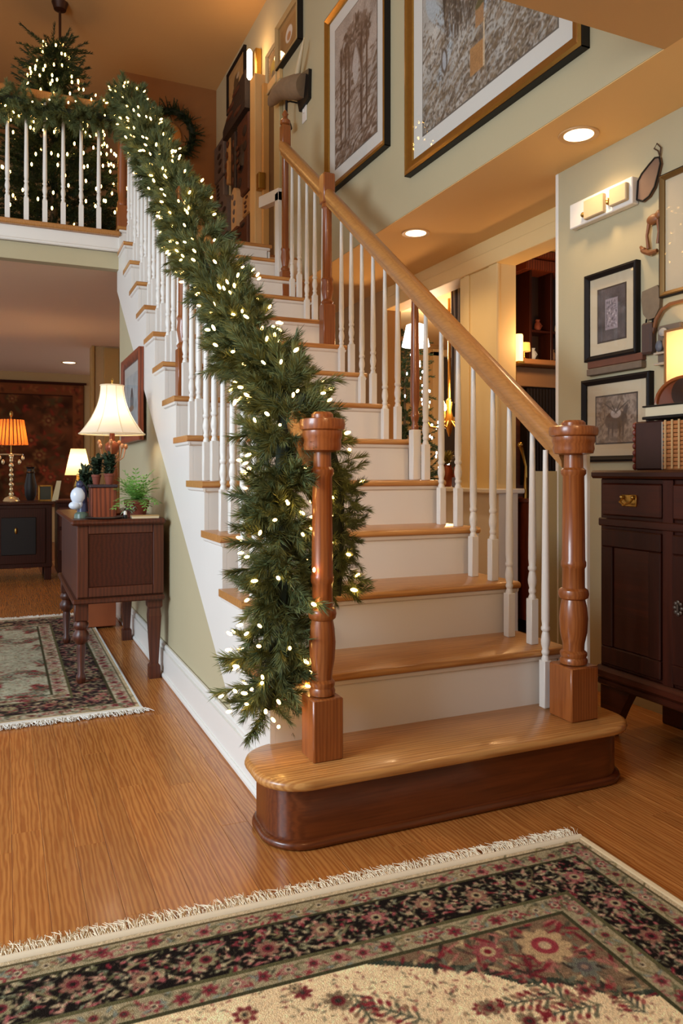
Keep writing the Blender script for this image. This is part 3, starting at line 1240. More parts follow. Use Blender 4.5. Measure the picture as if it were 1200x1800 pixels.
        for _ in range(int(L / S * 330)):
            x, y = conv(rnd.uniform(d0 * S, L), (d0 + rnd.random() * (d1 - d0)) * S)
            p.ell(x, y, rnd.uniform(0.006, 0.013) * S, rnd.uniform(0.003, 0.006) * S, rnd.uniform(0, PI), dark)
        s = 0.15 * S
        while s < L:
            x, y = conv(s, 0.135 * S + rnd.uniform(-.018, .018) * S)
            rosette(p, x, y, 0.025 * S, rnd.choice([K(160, 96, 92), K(150, 140, 104), K(146, 104, 86)]), rnd.choice([K(118, 48, 54), K(176, 158, 120)]), K(40, 32, 28), rnd, 8)
            s += 0.125 * S
    # re-lay the thin lines
    for a, b, c in bands:
        if b - a < 0.01:
            p.a[(D >= a * S) & (D < b * S)] = c
    p.noise(0.06)
    return p


def fringe(g, a, b, out, n, L, rnd, r=0.0011):
    a, b, out = Vector(a), Vector(b), Vector(out)
    for i in range(n):
        t = (i + rnd.random()) / n
        p = a.lerp(b, t)
        side = (b - a).normalized() * rnd.uniform(-0.55, 0.55)
        d = (out + side).normalized()
        l = L * rnd.uniform(0.55, 1.15)
        m = p + d * l * 0.55 + Vector((0, 0, rnd.uniform(0.002, 0.009)))
        e = p + d * l + (b - a).normalized() * rnd.uniform(-0.012, 0.012) + Vector((0, 0, 0.0005))
        g.tube([p, m, e], [r * 1.3, r * 1.2, r * 0.6], 4, cap=False)


# front rug: local frame at its far right corner
ra = math.radians(-2.6)
RU = Vector((-math.cos(ra), -math.sin(ra), 0))         # to the left along the far edge
RV = Vector((math.sin(ra) * 0.6, -math.cos(ra), 0)).normalized()  # towards the camera
RC = Vector((1.395, 1.588, 0.011))
rug = thing('persian_rug', (0.4, 0.9, 0), 'large dark bordered Persian rug with cream fringe in front of the staircase', 'rug')
P = persian(2.05, 0.92, 0.0034, K(250, 220, 172), 5)
P.build('rug_pile', RC, RU, RV, RUGM, rug)
g = G()
q0, q1 = RC + Vector((0, 0, -0.001)), RC + RU * 2.05 + Vector((0, 0, -0.001))
q2, q3 = q1 + RV * 2.3, q0 + RV * 2.3
lo = Vector((0, 0, -0.0085))
g.add([q0, q1, q2, q3, q0 + lo, q1 + lo, q2 + lo, q3 + lo], [(0, 1, 2, 3), (4, 5, 6, 7), (0, 1, 5, 4), (1, 2, 6, 5), (2, 3, 7, 6), (3, 0, 4, 7)])
emit('rug_backing', g, pm('rug_back', C(196, 170, 130), 0.95), rug, 0)
g = G()
ed = RC + Vector((0, 0, -0.004))
g.tube([ed - RU * 0.010, ed - RU * 0.010 + RV * 2.3], 0.010, 8)
emit('selvage', g, pm('selvage', C(206, 178, 136), 0.95, var=0.1, vs=60), rug)
g = G()
g.tube([ed - RU * 0.012 - RV * 0.010, ed + RU * 2.06 - RV * 0.010], 0.011, 8)
frn = random.Random(4)
fringe(g, ed - RU * 0.012 - RV * 0.016, ed + RU * 2.06 - RV * 0.016, -RV, 1700, 0.055, frn, 0.0009)
emit('fringe', g, pm('cream_fringe', C(236, 220, 190), 0.95), rug, 60, False, 'stuff')

# rug by the side table
rug2 = thing('persian_rug', (0.0, 4.3, 0), 'pale sage Persian rug with white fringe under the side table on the left', 'rug')
LC = Vector((0.515, 3.235, 0.009))
# paint x from right edge to the left, y from near edge away from the camera
P = persian(1.3, 1.13, 0.006, K(178, 176, 152), 9, scale=1.25, spand=False, light=True)
P2 = Paint(1.3, 2 * P.h, 0.006, K(178, 176, 152))
n_ = P2.ny // 2
P2.a[:n_] = P.a[:n_]
P2.a[P2.ny - n_:] = P.a[:n_][::-1]
P2.a[n_:P2.ny - n_] = P.a[n_ - 1]
P2.build('rug_pile', LC, (-1, 0, 0), (0, 1, 0), RUGM, rug2)
g = G().box(LC.x - 1.3, LC.x, LC.y, 5.50, 0.001, 0.008)
emit('rug_backing', g, pm('rug_back', C(196, 170, 130), 0.95), rug2, 0)
g = G().tube([(LC.x + 0.004, LC.y, 0.006), (LC.x + 0.004, 5.5, 0.006)], 0.006, 6)
emit('selvage', g, pm('selvage_pale', C(206, 208, 204), 0.95), rug2)
g = G()
g.box(LC.x - 1.3, LC.x + 0.01, LC.y - 0.022, LC.y, 0.001, 0.009).box(LC.x - 1.3, LC.x + 0.01, 5.5, 5.522, 0.001, 0.009)
fringe(g, (LC.x + 0.012, LC.y - 0.02, 0.005), (LC.x - 1.3, LC.y - 0.02, 0.005), (0, -1, 0), 700, 0.06, frn, 0.0016)
fringe(g, (LC.x + 0.012, 5.52, 0.005), (LC.x - 1.3, 5.52, 0.005), (0, 1, 0), 400, 0.06, frn, 0.002)
emit('fringe', g, pm('white_fringe', C(232, 228, 218), 0.95), rug2, 60, False, 'stuff')


# ================================================================== PICTURES
def frame_x(name, xw, y0, y1, z0, z1, wm, fw, depth, front, side, mat_, mw, art, label, artm=ART, liner=None, top_open=False, glass=True, cat='picture', group=None):
    """framed picture on a wall facing -X at x = xw; spans y0..y1, z0..z1."""
    t = thing(name, (xw, (y0 + y1) / 2, z0), label, cat, group or 'framed pictures on the walls')
    xf = xw - depth
    # moulding: four mitred bars with a stepped section
    prof = [(0.0, 0.0), (0.0, depth * 0.9), (fw * 0.25, depth), (fw * 0.6, depth * 0.8), (fw, depth * 0.62), (fw, 0.0)]
    g = G()
    cs = [(y0, z0), (y1, z0), (y1, z1), (y0, z1)]
    n = len(prof)
    vs = []
    for k, (cy, cz) in enumerate(cs):
        sy = 1 if cy == y0 else -1
        sz = 1 if cz == z0 else -1
        for a, d in prof:
            vs.append((xw - d, cy + sy * a, cz + sz * a))
    fs = []
    for k in range(4):
        k2 = (k + 1) % 4
        for i in range(n - 1):
            fs.append((k * n + i, k * n + i + 1, k2 * n + i + 1, k2 * n + i))
    g.add(vs, fs)
    emit('frame', g, front, t, 30)
    if side is not None:
        e = 0.004
        g = G()
        g.box(xw - depth * 0.86, xw, y0 - e, y0 - 0.0005, z0 - e, z1 + e).box(xw - depth * 0.86, xw, y1 + 0.0005, y1 + e, z0 - e, z1 + e)
        g.box(xw - depth * 0.86, xw, y0 - e, y1 + e, z0 - e, z0 - 0.0005).box(xw - depth * 0.86, xw, y0 - e, y1 + e, z1 + 0.0005, z1 + e)
        emit('frame_edge', g, side, t, 0, label='black outer edge of the frame')
    iy0, iy1, iz0, iz1 = y0 + fw, y1 - fw, z0 + fw, z1 - fw
    g = G().box(xw - depth * 0.36, xw - 0.001, iy0 - 0.003, iy1 + 0.003, iz0 - 0.003, iz1 + 0.003)
    emit('mat_board', g, mat_, t, 0)
    mwy, mwz = mw if isinstance(mw, tuple) else (mw, mw)
    ay0, ay1, az0, az1 = iy0 + mwy, iy1 - mwy, iz0 + mwz, iz1 - mwz
    if liner is not None:
        e = 0.007
        emit('liner', G().box(xw - depth * 0.375, xw - depth * 0.3, ay0 - e, ay1 + e, az0 - e, az1 + e), liner, t, 0)
    P = art(ay1 - ay0, az1 - az0)
    P.build('print', (xw - depth * 0.40, ay1, az0), (0, -1, 0), (0, 0, 1), artm, t)
    if glass:
        emit('glass_pane', G().add([(xw - depth * 0.55, iy0, iz0), (xw - depth * 0.55, iy0, iz1), (xw - depth * 0.55, iy1, iz1), (xw - depth * 0.55, iy1, iz0)], [(0, 1, 2, 3)]), GLASS, t, 0, False)
    return t


def art_woods(w, h):
    rnd = random.Random(31)
    p = Paint(w, h, 0.0045, K(176, 172, 164))
    p.cloud(0.12, 0.06)
    # far slope and stream
    for i in range(260):
        y = rnd.random() ** 1.5 * h * 0.62
        x = rnd.random() * w
        p.ell(x, y, rnd.uniform(0.02, 0.07), rnd.uniform(0.006, 0.016), rnd.uniform(0.25, 0.8), rnd.choice([K(126, 110, 92), K(146, 128, 108), K(104, 90, 76), K(160, 146, 130), K(118, 100, 78)]), 0.8)
    for i in range(34):
        t = i / 33
        p.ell(w * (0.16 + 0.10 * math.sin(t * 5)), h * (0.30 + 0.65 * t), 0.05, 0.03, 1.2, K(178, 186, 190), 0.8)
        p.ell(w * (0.52 + 0.30 * t), h * (0.50 + 0.12 * t), 0.05, 0.024, 0.5, K(176, 186, 194), 0.9)
    for i in range(110):
        x = w * rnd.uniform(0.20, 0.66)
        y0_ = h * rnd.uniform(0.42, 0.6)
        tr = rnd.choice([K(84, 74, 64), K(104, 92, 80), K(70, 62, 54)])
        wd = rnd.uniform(0.003, 0.009)
        lean = rnd.uniform(-0.05, 0.05)
        p.line(x, y0_, x + lean, h * rnd.uniform(0.8, 1.0), wd, tr)
        for _ in range(5):
            yy = y0_ + rnd.random() * (h - y0_)
            a = rnd.uniform(0.5, 2.6)
            p.line(x, yy, x + 0.09 * math.cos(a), yy + 0.09 * math.sin(a), 0.0022, tr, 0.8)
    for i in range(8):
        x = w * (0.70 + 0.028 * i)
        p.line(x, h * 0.55, x, h, 0.006 + 0.004 * (i % 3), K(78, 66, 54))
    for i in range(2600):
        x, y = rnd.random() * w, rnd.random() ** 1.3 * h * 0.75
        p.ell(x, y, rnd.uniform(0.004, 0.014), rnd.uniform(0.002, 0.006), rnd.uniform(0, PI), rnd.choice([K(92, 80, 66), K(168, 156, 140), K(130, 112, 88), K(190, 186, 180), K(76, 68, 60)]), 0.7)
    # small stone mill with orange-brown front
    for i in range(9):
        p.rect(w * 0.42, w * 0.50, h * 0.12, h * 0.28, K(190, 142, 92), 0.5)
        break
    p.rect(w * 0.415, w * 0.515, h * 0.13, h * 0.30, K(184, 138, 90))
    for i in range(7):
        p.line(w * (0.425 + i * 0.013), h * 0.13, w * (0.425 + i * 0.013), h * 0.29, 0.003, K(150, 108, 68))
    p.rect(w * 0.515, w * 0.53, h * 0.13, h * 0.42, K(206, 184, 152))
    p.rect(w * 0.46, w * 0.52, h * 0.40, h * 0.52, K(168, 128, 90))
    p.ell(w * 0.50, h * 0.54, 0.05, 0.02, 0.3, K(98, 92, 62))
    p.ell(w * 0.20, h * 0.38, 0.03, 0.07, 0.1, K(90, 80, 70), 0.9)
    p.ell(w * 0.20, h * 0.38, 0.018, 0.05, 0.1, K(184, 190, 196), 0.9)
    p.noise(0.05)
    return p


def art_arch(w, h):
    rnd = random.Random(33)
    p = Paint(w, h, 0.0045, K(176, 162, 150))
    p.cloud(0.1, 0.05)
    for i in range(420):
        x, y = rnd.random() * w, rnd.random() ** 1.6 * h * 0.6
        p.ell(x, y, rnd.uniform(0.01, 0.05), rnd.uniform(0.004, 0.012), rnd.uniform(-0.3, 0.9), rnd.choice([K(116, 94, 78), K(90, 70, 56), K(140, 118, 100), K(104, 82, 64)]), 0.7)
    for i in range(330):
        a = rnd.uniform(0, 2 * PI)
        r = rnd.random() ** 0.5
        p.ell(w * (0.5 + 0.36 * r * math.cos(a)), h * (0.76 + 0.15 * r * math.sin(a)), rnd.uniform(0.012, 0.04), rnd.uniform(0.006, 0.016), rnd.uniform(0, PI), rnd.choice([K(98, 80, 68), K(122, 102, 88), K(82, 66, 56), K(144, 124, 110)]), 0.75)
    dk = K(86, 66, 54)
    for x, wd in ((0.16, 0.016), (0.27, 0.012), (0.36, 0.014), (0.66, 0.022), (0.78, 0.014)):
        p.line(w * x, h * 0.12, w * x, h * 0.80, wd, dk, 0.9)
        p.line(w * x + wd * 0.5, h * 0.2, w * x + wd * 0.5, h * 0.7, wd * 0.25, K(150, 126, 110), 0.8)
    # pointed arch opening, pale within
    p.ell(w * 0.52, h * 0.58, w * 0.07, h * 0.13, 0, K(190, 180, 172), 0.9)
    for s in (-1, 1):
        pr = None
        for k in range(14):
            t = k / 13
            x, y = w * (0.52 + s * 0.13 * (1 - t * t)), h * (0.42 + 0.32 * t)
            if pr:
                p.line(pr[0], pr[1], x, y, 0.008, K(150, 132, 120))
                p.line(pr[0] + s * 0.012, pr[1], x + s * 0.012, y, 0.004, dk)
            pr = (x, y)
    for i in range(24):
        y = h * (0.12 + 0.28 * rnd.random())
        p.line(w * 0.4, y, w * 0.62, y + 0.03, 0.006, K(146, 126, 112), 0.6)
    for i in range(40):
        x, y = w * rnd.uniform(0.6, 1.0), h * rnd.uniform(0.8, 1.0)
        a = rnd.uniform(0.4, 1.4)
        p.line(x, y, x + 0.08 * math.cos(a), y + 0.08 * math.sin(a), 0.002, K(120, 104, 94), 0.7)
    p.noise(0.05)
    return p


def art_print(w, h):
    p = Paint(w, h, 0.003, K(92, 84, 84))
    p.cloud(0.03, 0.08)
    p.rect(w * 0.26, w * 0.74, h * 0.20, h * 0.80, K(150, 138, 144))
    rnd = random.Random(3)
    for i in range(90):
        p.ell(w * rnd.uniform(0.32, 0.68), h * rnd.uniform(0.26, 0.74), 0.006, 0.0025, rnd.uniform(0, PI), rnd.choice([K(96, 86, 92), K(190, 178, 180), K(120, 108, 114)]))
    p.rect(w * 0.30, w * 0.315, h * 0.24, h * 0.76, K(100, 90, 96))
    p.noise(0.04)
    return p


def art_deer(w, h):
    rnd = random.Random(8)
    p = Paint(w, h, 0.003, K(150, 132, 116))
    p.cloud(0.03, 0.08)
    for i in range(260):
        p.ell(rnd.random() * w, rnd.random() * h, rnd.uniform(0.006, 0.02), rnd.uniform(0.003, 0.007), rnd.uniform(0, PI), rnd.choice([K(128, 110, 96), K(168, 150, 134), K(112, 96, 84)]), 0.7)
    p.ell(w * 0.5, h * 0.48, w * 0.28, h * 0.20, 0.1, K(106, 88, 76))
    p.ell(w * 0.5, h * 0.62, w * 0.13, h * 0.10, 0.0, K(188, 178, 172))
    p.ell(w * 0.72, h * 0.62, w * 0.05, h * 0.2, -0.4, K(92, 76, 66))
    for a in (-0.5, -0.2, 0.2, 0.5):
        p.line(w * 0.5, h * 0.64, w * (0.5 + a * 0.6), h * 0.86, 0.003, K(84, 70, 60))
    for x in (0.32, 0.42, 0.6, 0.68):
        p.line(w * x, h * 0.4, w * x, h * 0.12, 0.004, K(92, 76, 66))
    p.noise(0.04)
    return p


def art_plain(col, seed=1, spots=None):
    def f(w, h):
        rnd = random.Random(seed)
        p = Paint(w, h, 0.006, col)
        p.cloud(0.05, 0.05)
        for (x, y, rx, ry, c) in (spots or []):
            p.ell(w * x, h * y, w * rx, h * ry, 0, c)
        return p
    return f


frame_x('framed_picture', 2.05, 2.28, 3.68, 2.615, 3.70, None, 0.062, 0.045, GOLD, BLACK, MATW, 0.10, art_woods,
        'large gilt framed winter woodland scene, nearest on the stair wall', liner=pm('grey_liner', C(110, 104, 96), 0.6))
frame_x('framed_picture', 2.05, 3.925, 4.83, 2.885, 4.09, None, 0.045, 0.045, GOLD, BLACK, MATW, 0.095, art_arch,
        'tall gilt framed sepia drawing of a pointed arch among trees', liner=pm('grey_liner', C(110, 104, 96), 0.6))
BLKF = pm('black_frame', C(26, 20, 18), 0.6, spec=0.2)
frame_x('framed_picture', 2.44, 2.41, 2.715, 1.488, 1.872, None, 0.020, 0.030, BLKF, BLKF, MATC, (0.052, 0.058), art_print,
        'upright black framed print with wide mat and dark grey border', liner=pm('dark_liner', C(70, 58, 50), 0.6))
frame_x('framed_picture', 2.44, 2.338, 2.735, 1.035, 1.398, None, 0.022, 0.030, BLKF, BLKF, MATC, (0.058, 0.058), art_deer,
        'black framed deer picture standing just above the dark sideboard', liner=pm('dark_liner', C(70, 58, 50), 0.6))
frame_x('framed_picture', 2.44, 1.75, 2.285, 1.693, 2.178, None, 0.018, 0.026, pm('dark_gold', C(120, 92, 50), 0.4, 0.6), BLKF, MATC, (0.12, 0.10),
        art_plain(K(190, 172, 142)), 'large dark gilt framed picture cut off by the right edge')
# red-brown frame on the stair's left wall (faces -X too)
frame_x('framed_picture', 0.707, 4.31, 5.02, 1.165, 1.685, None, 0.055, 0.03, REDW, None, pm('pale_mat', C(214, 214, 206), 0.7), 0.06,
        art_plain(K(196, 200, 200), 4, [(0.5, 0.45, 0.14, 0.2, K(140, 140, 140)), (0.5, 0.62, 0.08, 0.1, K(110, 106, 104)), (0.46, 0.3, 0.2, 0.06, K(168, 140, 120))]),
        'red-brown framed picture behind the white lampshade on the stair wall')
# upstairs
frame_x('framed_picture', 2.05, 6.80, 7.40, 4.54, 4.95, None, 0.03, 0.03, BLKF, None, pm('tan_mat', C(176, 138, 86), 0.8), 0.05,
        art_plain(K(186, 150, 100), 5, [(0.5, 0.5, 0.2, 0.3, K(60, 46, 34)), (0.62, 0.66, 0.12, 0.1, K(200, 180, 150)), (0.4, 0.3, 0.16, 0.12, K(70, 52, 38))]),
        'small black framed picture high at the end of the upper hall')
frame_x('framed_picture', 2.05, 5.34, 5.84, 4.24, 4.58, None, 0.022, 0.055, pm('tan_frame', C(182, 148, 96), 0.5), BLACK, pm('tan_mat2', C(160, 124, 78), 0.8), 0.05,
        art_plain(K(150, 114, 70), 6, [(0.5, 0.5, 0.22, 0.32, K(226, 220, 210)), (0.5, 0.42, 0.12, 0.16, K(180, 130, 90))]),
        'tan box frame with black edge and white motif above the upper door')
frame_x('framed_picture', 2.05, 5.86, 6.13, 4.16, 4.50, None, 0.018, 0.04, pm('pale_wood_frame', C(196, 170, 124), 0.5), None, pm('tan_mat2', C(160, 124, 78), 0.8), 0.03,
        art_plain(K(170, 140, 96), 7, [(0.5, 0.55, 0.3, 0.25, K(200, 170, 70)), (0.5, 0.3, 0.2, 0.16, K(120, 110, 90))]),
        'narrow pale framed picture with a yellow motif over the upper door')

# ================================================================== UPPER HALL
# door with casing, seen edge-on
dw = struct('door_1', G().box(2.035, 2.05, 5.93, 6.10, UP, 4.16), pm('door_dark', C(96, 68, 40), 0.5))
LCAS = pm('light_casing', C(214, 172, 112), 0.5)
emit('door_casing', G().box(1.93, 2.05, 6.16, 6.30, UP, 4.36, 0.004), LCAS, dw, 0)
emit('door_edge', G().box(1.985, 2.05, 6.10, 6.15, UP, 4.26, 0.003), pm('door_edge_tan', C(206, 150, 80), 0.5), dw, 0)
emit('hinge', G().box(1.94, 2.00, 6.085, 6.16, 3.36, 3.50, 0.004), BRASS, dw, 0)
emit('door_casing', G().box(2.02, 2.05, 5.79, 5.93, UP, 4.16, 0.004), pm('light_casing2', C(186, 166, 120), 0.5), dw, 0)
emit('door_head', G().box(2.02, 2.05, 5.79, 6.16, 4.16, 4.25, 0.004), LCAS, dw, 0)
# wall lamp over the door casing
wl = thing('wall_lamp', (1.95, 6.38, 4.4), 'bright white tube wall lamp above the upper door casing', 'lamp')
emit('lamp_plate', G().box(1.99, 2.05, 6.33, 6.43, 4.40, 4.68, 0.01), BRASS, wl)
emit('lamp_tube', G().lathe([(0.012, 0), (0.024, 0.02), (0.024, 0.24), (0.012, 0.26)], (1.95, 6.38, 4.41), 16), pm('lamp_glow', C(255, 245, 225), 0.4, emis=(1, 0.86, 0.62, 1), es=7), wl)
point('wall_lamp_light', (1.86, 6.25, 4.58), 4, AMBER, 0.06)

# light switch
sw = thing('light_switch', (2.05, 5.30, 3.62), 'pale switch plate on the wall beside the railing top', 'switch')
emit('switch_plate', G().box(2.042, 2.05, 5.255, 5.34, 3.60, 3.76, 0.003), WHITE, sw)
emit('toggle', G().box(2.032, 2.043, 5.29, 5.305, 3.665, 3.695, 0.002), WHITE, sw)

# mounted head ornament
hd = thing('mounted_head', (2.05, 5.3, 3.7), 'grey-brown mounted animal head with pale horn beside the upper door', 'trophy')
GRB = pm('grey_brown_hide', C(132, 108, 82), 0.85, var=0.2, vs=20)
g = G()
g.tube([(2.03, 5.24, 3.84), (2.00, 5.34, 3.87), (1.97, 5.48, 3.92), (1.96, 5.62, 3.955), (1.955, 5.76, 3.955), (1.955, 5.83, 3.95)], [0.085, 0.092, 0.078, 0.062, 0.045, 0.022], 16)
emit('head', g, GRB, hd, 60)
emit('horn', G().tube([(1.99, 5.30, 3.94), (1.98, 5.23, 4.00), (1.98, 5.17, 4.08), (1.985, 5.15, 4.14)], [0.022, 0.018, 0.011, 0.003], 10), pm('bone', C(206, 186, 150), 0.5), hd, 60)
emit('backboard', G().prism([(5.17, 3.72), (5.36, 3.70), (5.42, 3.85), (5.33, 3.97), (5.16, 3.93)], 'yz', 2.025, 2.05), BLACK, hd, 0)
hp = thing('hanging_bell', (1.95, 5.43, 3.40), 'small dark bell hanging on a rod under the mounted head', 'ornament')
emit('rod', G().tube([(1.95, 5.43, 3.66), (1.95, 5.43, 3.80)], 0.010, 8), BLACK, hp)
emit('bell', G().lathe([(0.045, 0), (0.04, 0.02), (0.03, 0.05), (0.012, 0.075)], (1.95, 5.43, 3.59), 14), pm('dark_bronze', C(58, 40, 26), 0.4, 0.6), hp)
emit('hook', G().tube([(1.95, 5.43, 3.79), (1.98, 5.43, 3.80), (2.05, 5.43, 3.80)], 0.006, 8), BLACK, hp)

# wreath on the far wall
wr = thing('wreath', (1.575, 7.9, 4.2), 'dark evergreen wreath with gold centre on the upper hall wall', 'wreath')
rest = G()
rnd = random.Random(77)
for i in range(260):
    a = rnd.uniform(0, 2 * PI)
    c = Vector((1.575 + 0.21 * math.cos(a), 7.84, 4.48 + 0.22 * math.sin(a)))
    d = Vector((math.cos(a) * rnd.uniform(-0.5, 1) + rnd.uniform(-.5, .5), -rnd.uniform(0.1, 0.8), math.sin(a) * rnd.uniform(-0.5, 1) + rnd.uniform(-.5, .5))).normalized()
    rest.add(FIR[i % 4][1].v, FIR[i % 4][1].f, Matrix.Translation(c) @ orient(d) @ Matrix.Scale(rnd.uniform(0.32, 0.5), 4))
emit('foliage', rest, NEEDLE2, wr, 0, False, 'stuff')
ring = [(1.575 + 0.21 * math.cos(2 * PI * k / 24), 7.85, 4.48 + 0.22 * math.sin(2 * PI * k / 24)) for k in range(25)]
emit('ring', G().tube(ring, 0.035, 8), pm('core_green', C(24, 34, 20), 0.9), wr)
emit('gold_plate', G().lathe([(0.02, 0), (0.13, 0.005), (0.14, 0.015), (0.12, 0.02), (0.02, 0.012)], (0, 0, 0), 24, Matrix.Translation((1.535, 7.89, 4.46)) @ Matrix.Rotation(PI / 2, 4, 'X')), pm('amber_plate', C(190, 130, 64), 0.4, 0.5), wr, label='round gold centre')

# plaques and moulds on the end of the picture wall
tones = {'dk': pm('carved_dark', C(46, 32, 26), 0.6, var=0.3, vs=30, bump=0.4, bs=40), 'rd': pm('carved_red', C(80, 42, 24), 0.6, var=0.3, vs=24, bump=0.4, bs=40),
         'gr': pm('carved_grey', C(96, 82, 76), 0.7, var=0.2, vs=30, bump=0.3), 'tn': pm('carved_tan', C(170, 124, 72), 0.6, var=0.2, vs=20, bump=0.3), 'pl': pm('carved_pale', C(196, 158, 112), 0.7, var=0.15, vs=20)}


def wallpiece(y0, y1, z0, z1, d, tone, label, shape='board', seed=0):
    t = thing('carved_mould', (2.05, (y0 + y1) / 2, z0), label, 'plaque', 'carved moulds on the upper hall wall')
    yc, zc, hy, hz = (y0 + y1) / 2, (z0 + z1) / 2, (y1 - y0) / 2, (z1 - z0) / 2
    g = G()
    if shape == 'board':
        g.box(2.05 - d, 2.05, y0, y1, z0, z1, 0.012)
    elif shape == 'oval':
        g.ell((2.05, yc, zc), (d, hy, hz), 16, 10)
    elif shape == 'arch':
        po = [(y0, z0), (y1, z0)] + [(yc + hy * math.cos(PI * k / 10), z1 - hy + hy * math.sin(PI * k / 10)) for k in range(11)]
        g.prism(po, 'yz', 2.05 - d, 2.05)
    elif shape == 'wedge':
        g.prism([(y0, z0), (y0, z1), (y0 + hy * 0.8, z1 - hz * 0.2), (y1, z0 + hz * 0.5), (y1, z0)], 'yz', 2.05 - d, 2.05)
    elif shape == 'paddle':
        g.box(2.05 - d, 2.05, yc - hy * 0.3, yc + hy * 0.3, z0, zc, 0.008).ell((2.05, yc, zc + hz * 0.4), (d, hy, hz * 0.6), 14, 8)
    emit('board', g, tones[tone], t, 30)
    g = G()
    rnd = random.Random(seed)
    for k in range(4):
        yy, zz = y0 + (y1 - y0) * rnd.uniform(0.25, 0.75), z0 + (z1 - z0) * (0.2 + 0.2 * k)
        g.ell((2.05 - d, yy, zz), (0.012, hy * 0.35, hz * 0.14), 10, 6)
    emit('carving', g, tones[{'dk': 'rd', 'rd': 'dk', 'gr': 'dk', 'tn': 'rd', 'pl': 'gr'}[tone]], t, 50)


wallpiece(6.62, 7.38, 4.28, 4.62, 0.07, 'dk', 'big dark wedge-shaped carving under the small black picture', 'wedge', 1)
wallpiece(6.62, 6.98, 3.55, 4.26, 0.04, 'rd', 'tall red-brown carved board next to the upper door casing', 'board', 2)
wallpiece(6.72, 6.96, 3.74, 4.06, 0.075, 'dk', 'dark oval mould hung over the red-brown board', 'oval', 3)
wallpiece(7.44, 7.80, 3.98, 4.36, 0.05, 'gr', 'grey carved block highest on the far left of the cluster', 'board', 4)
wallpiece(7.40, 7.70, 3.72, 3.95, 0.06, 'gr', 'grey block below the topmost grey block', 'board', 5)
wallpiece(7.22, 7.38, 3.82, 4.30, 0.05, 'tn', 'slim tan paddle between grey and dark carvings', 'paddle', 6)
wallpiece(7.02, 7.16, 3.66, 4.24, 0.05, 'dk', 'narrow dark plank beside the tan paddle', 'board', 7)
wallpiece(7.10, 7.46, 3.30, 3.70, 0.10, 'gr', 'large rounded grey hat-like mould in the middle of the cluster', 'arch', 8)
wallpiece(6.86, 7.04, 3.28, 3.66, 0.08, 'pl', 'pale arched mould right of the grey hat-like one', 'arch', 9)
wallpiece(6.62, 6.84, 3.34, 3.54, 0.03, 'tn', 'plain tan square panel beside the door casing', 'board', 10)
wallpiece(7.50, 7.82, 3.30, 3.68, 0.07, 'dk', 'dark box-shaped mould left of the grey hat-like one', 'board', 11)
wallpiece(6.62, 7.04, 3.02, 3.32, 0.05, 'rd', 'mottled brown carved panel low beside the casing', 'board', 12)
wallpiece(7.06, 7.18, 2.70, 3.28, 0.06, 'dk', 'long dark vertical carving near the floor', 'board', 13)
wallpiece(7.24, 7.62, 2.66, 3.24, 0.05, 'dk', 'dark square carving lowest at the left', 'board', 14)
wallpiece(6.62, 7.02, 2.64, 3.0, 0.07, 'dk', 'lowest dark carving with red marks by the casing', 'board', 15)

# hanging rod and canopy in front of the tree
pd = thing('pendant_light', (0.435, 6.97, 4.2), 'dark bronze pendant rod and canopy hanging from the upper ceiling', 'lamp')
BRZ = pm('bronze', C(66, 38, 24), 0.4, 0.5)
emit('canopy', G().lathe([(0.012, -0.075), (0.05, -0.06), (0.062, -0.02), (0.07, 0.0)], (0.435, 6.97, CHI), 18), BRZ, pd)
emit('rod', G().tube([(0.435, 6.97, 4.30), (0.435, 6.97, CHI - 0.05)], 0.011, 8), BRZ, pd)
emit('lamp_body', G().lathe([(0.01, 0.1), (0.07, 0.08), (0.11, 0.0), (0.08, -0.1), (0.02, -0.14)], (0.435, 6.97, 4.24), 18), BRZ, pd)
# smoke detector / vent on the hall wall far left
vt = solo('wall_speaker', G().box(0.20, 0.46, 10.36, 10.40, 4.30, 4.42, 0.01), pm('ivory', C(206, 180, 140), 0.6), 'small ivory wall box high on the hall wall beside the tree', 'wall box')

# ================================================================== RECESSED LIGHTS
CANM = pm('can_glow', C(255, 240, 215), 0.4, emis=(1.0, 0.80, 0.50, 1), es=4)


def can(x, y, z, label, power, r=0.062, target=None, ang=130):
    t = thing('recessed_light', (x, y, z), label, 'light', 'recessed ceiling lights')
    emit('trim_ring', G().lathe([(r, -0.002), (r + 0.022, -0.006), (r + 0.024, -0.0005), (r, 0.0)], (x, y, z), 28, cap=False), pm('ring_tan', C(206, 164, 108), 0.5), t)
    emit('lens', G().lathe([(0.001, -0.003), (r, -0.003), (r, -0.001), (0.001, -0.001)], (x, y, z), 28), CANM, t)
    spot('added_riser_spot' if y < 1 else 'recessed_spot', (x, y, z - 0.02), power, (1.0, 0.68, 0.36) if target is None else (1.0, 0.63, 0.32), ang, 0.8 if target is None else 1.0, target, 0.05 if target is None else 0.16)


can(2.238, 2.553, CLO, 'recessed ceiling light above the small black framed pictures', 15)
can(2.262, 4.0, CLO, 'recessed ceiling light farther along, above the handrail', 24)
can(0.55, -0.7, CLO, 'added unseen ceiling spot aimed at the stair risers', 210, target=(1.15, 3.5, 1.35), ang=46)  # spot added out of view to brighten the risers
can(0.745, 10.2, CLL, 'recessed ceiling light deep in the left room', 10, 0.075)

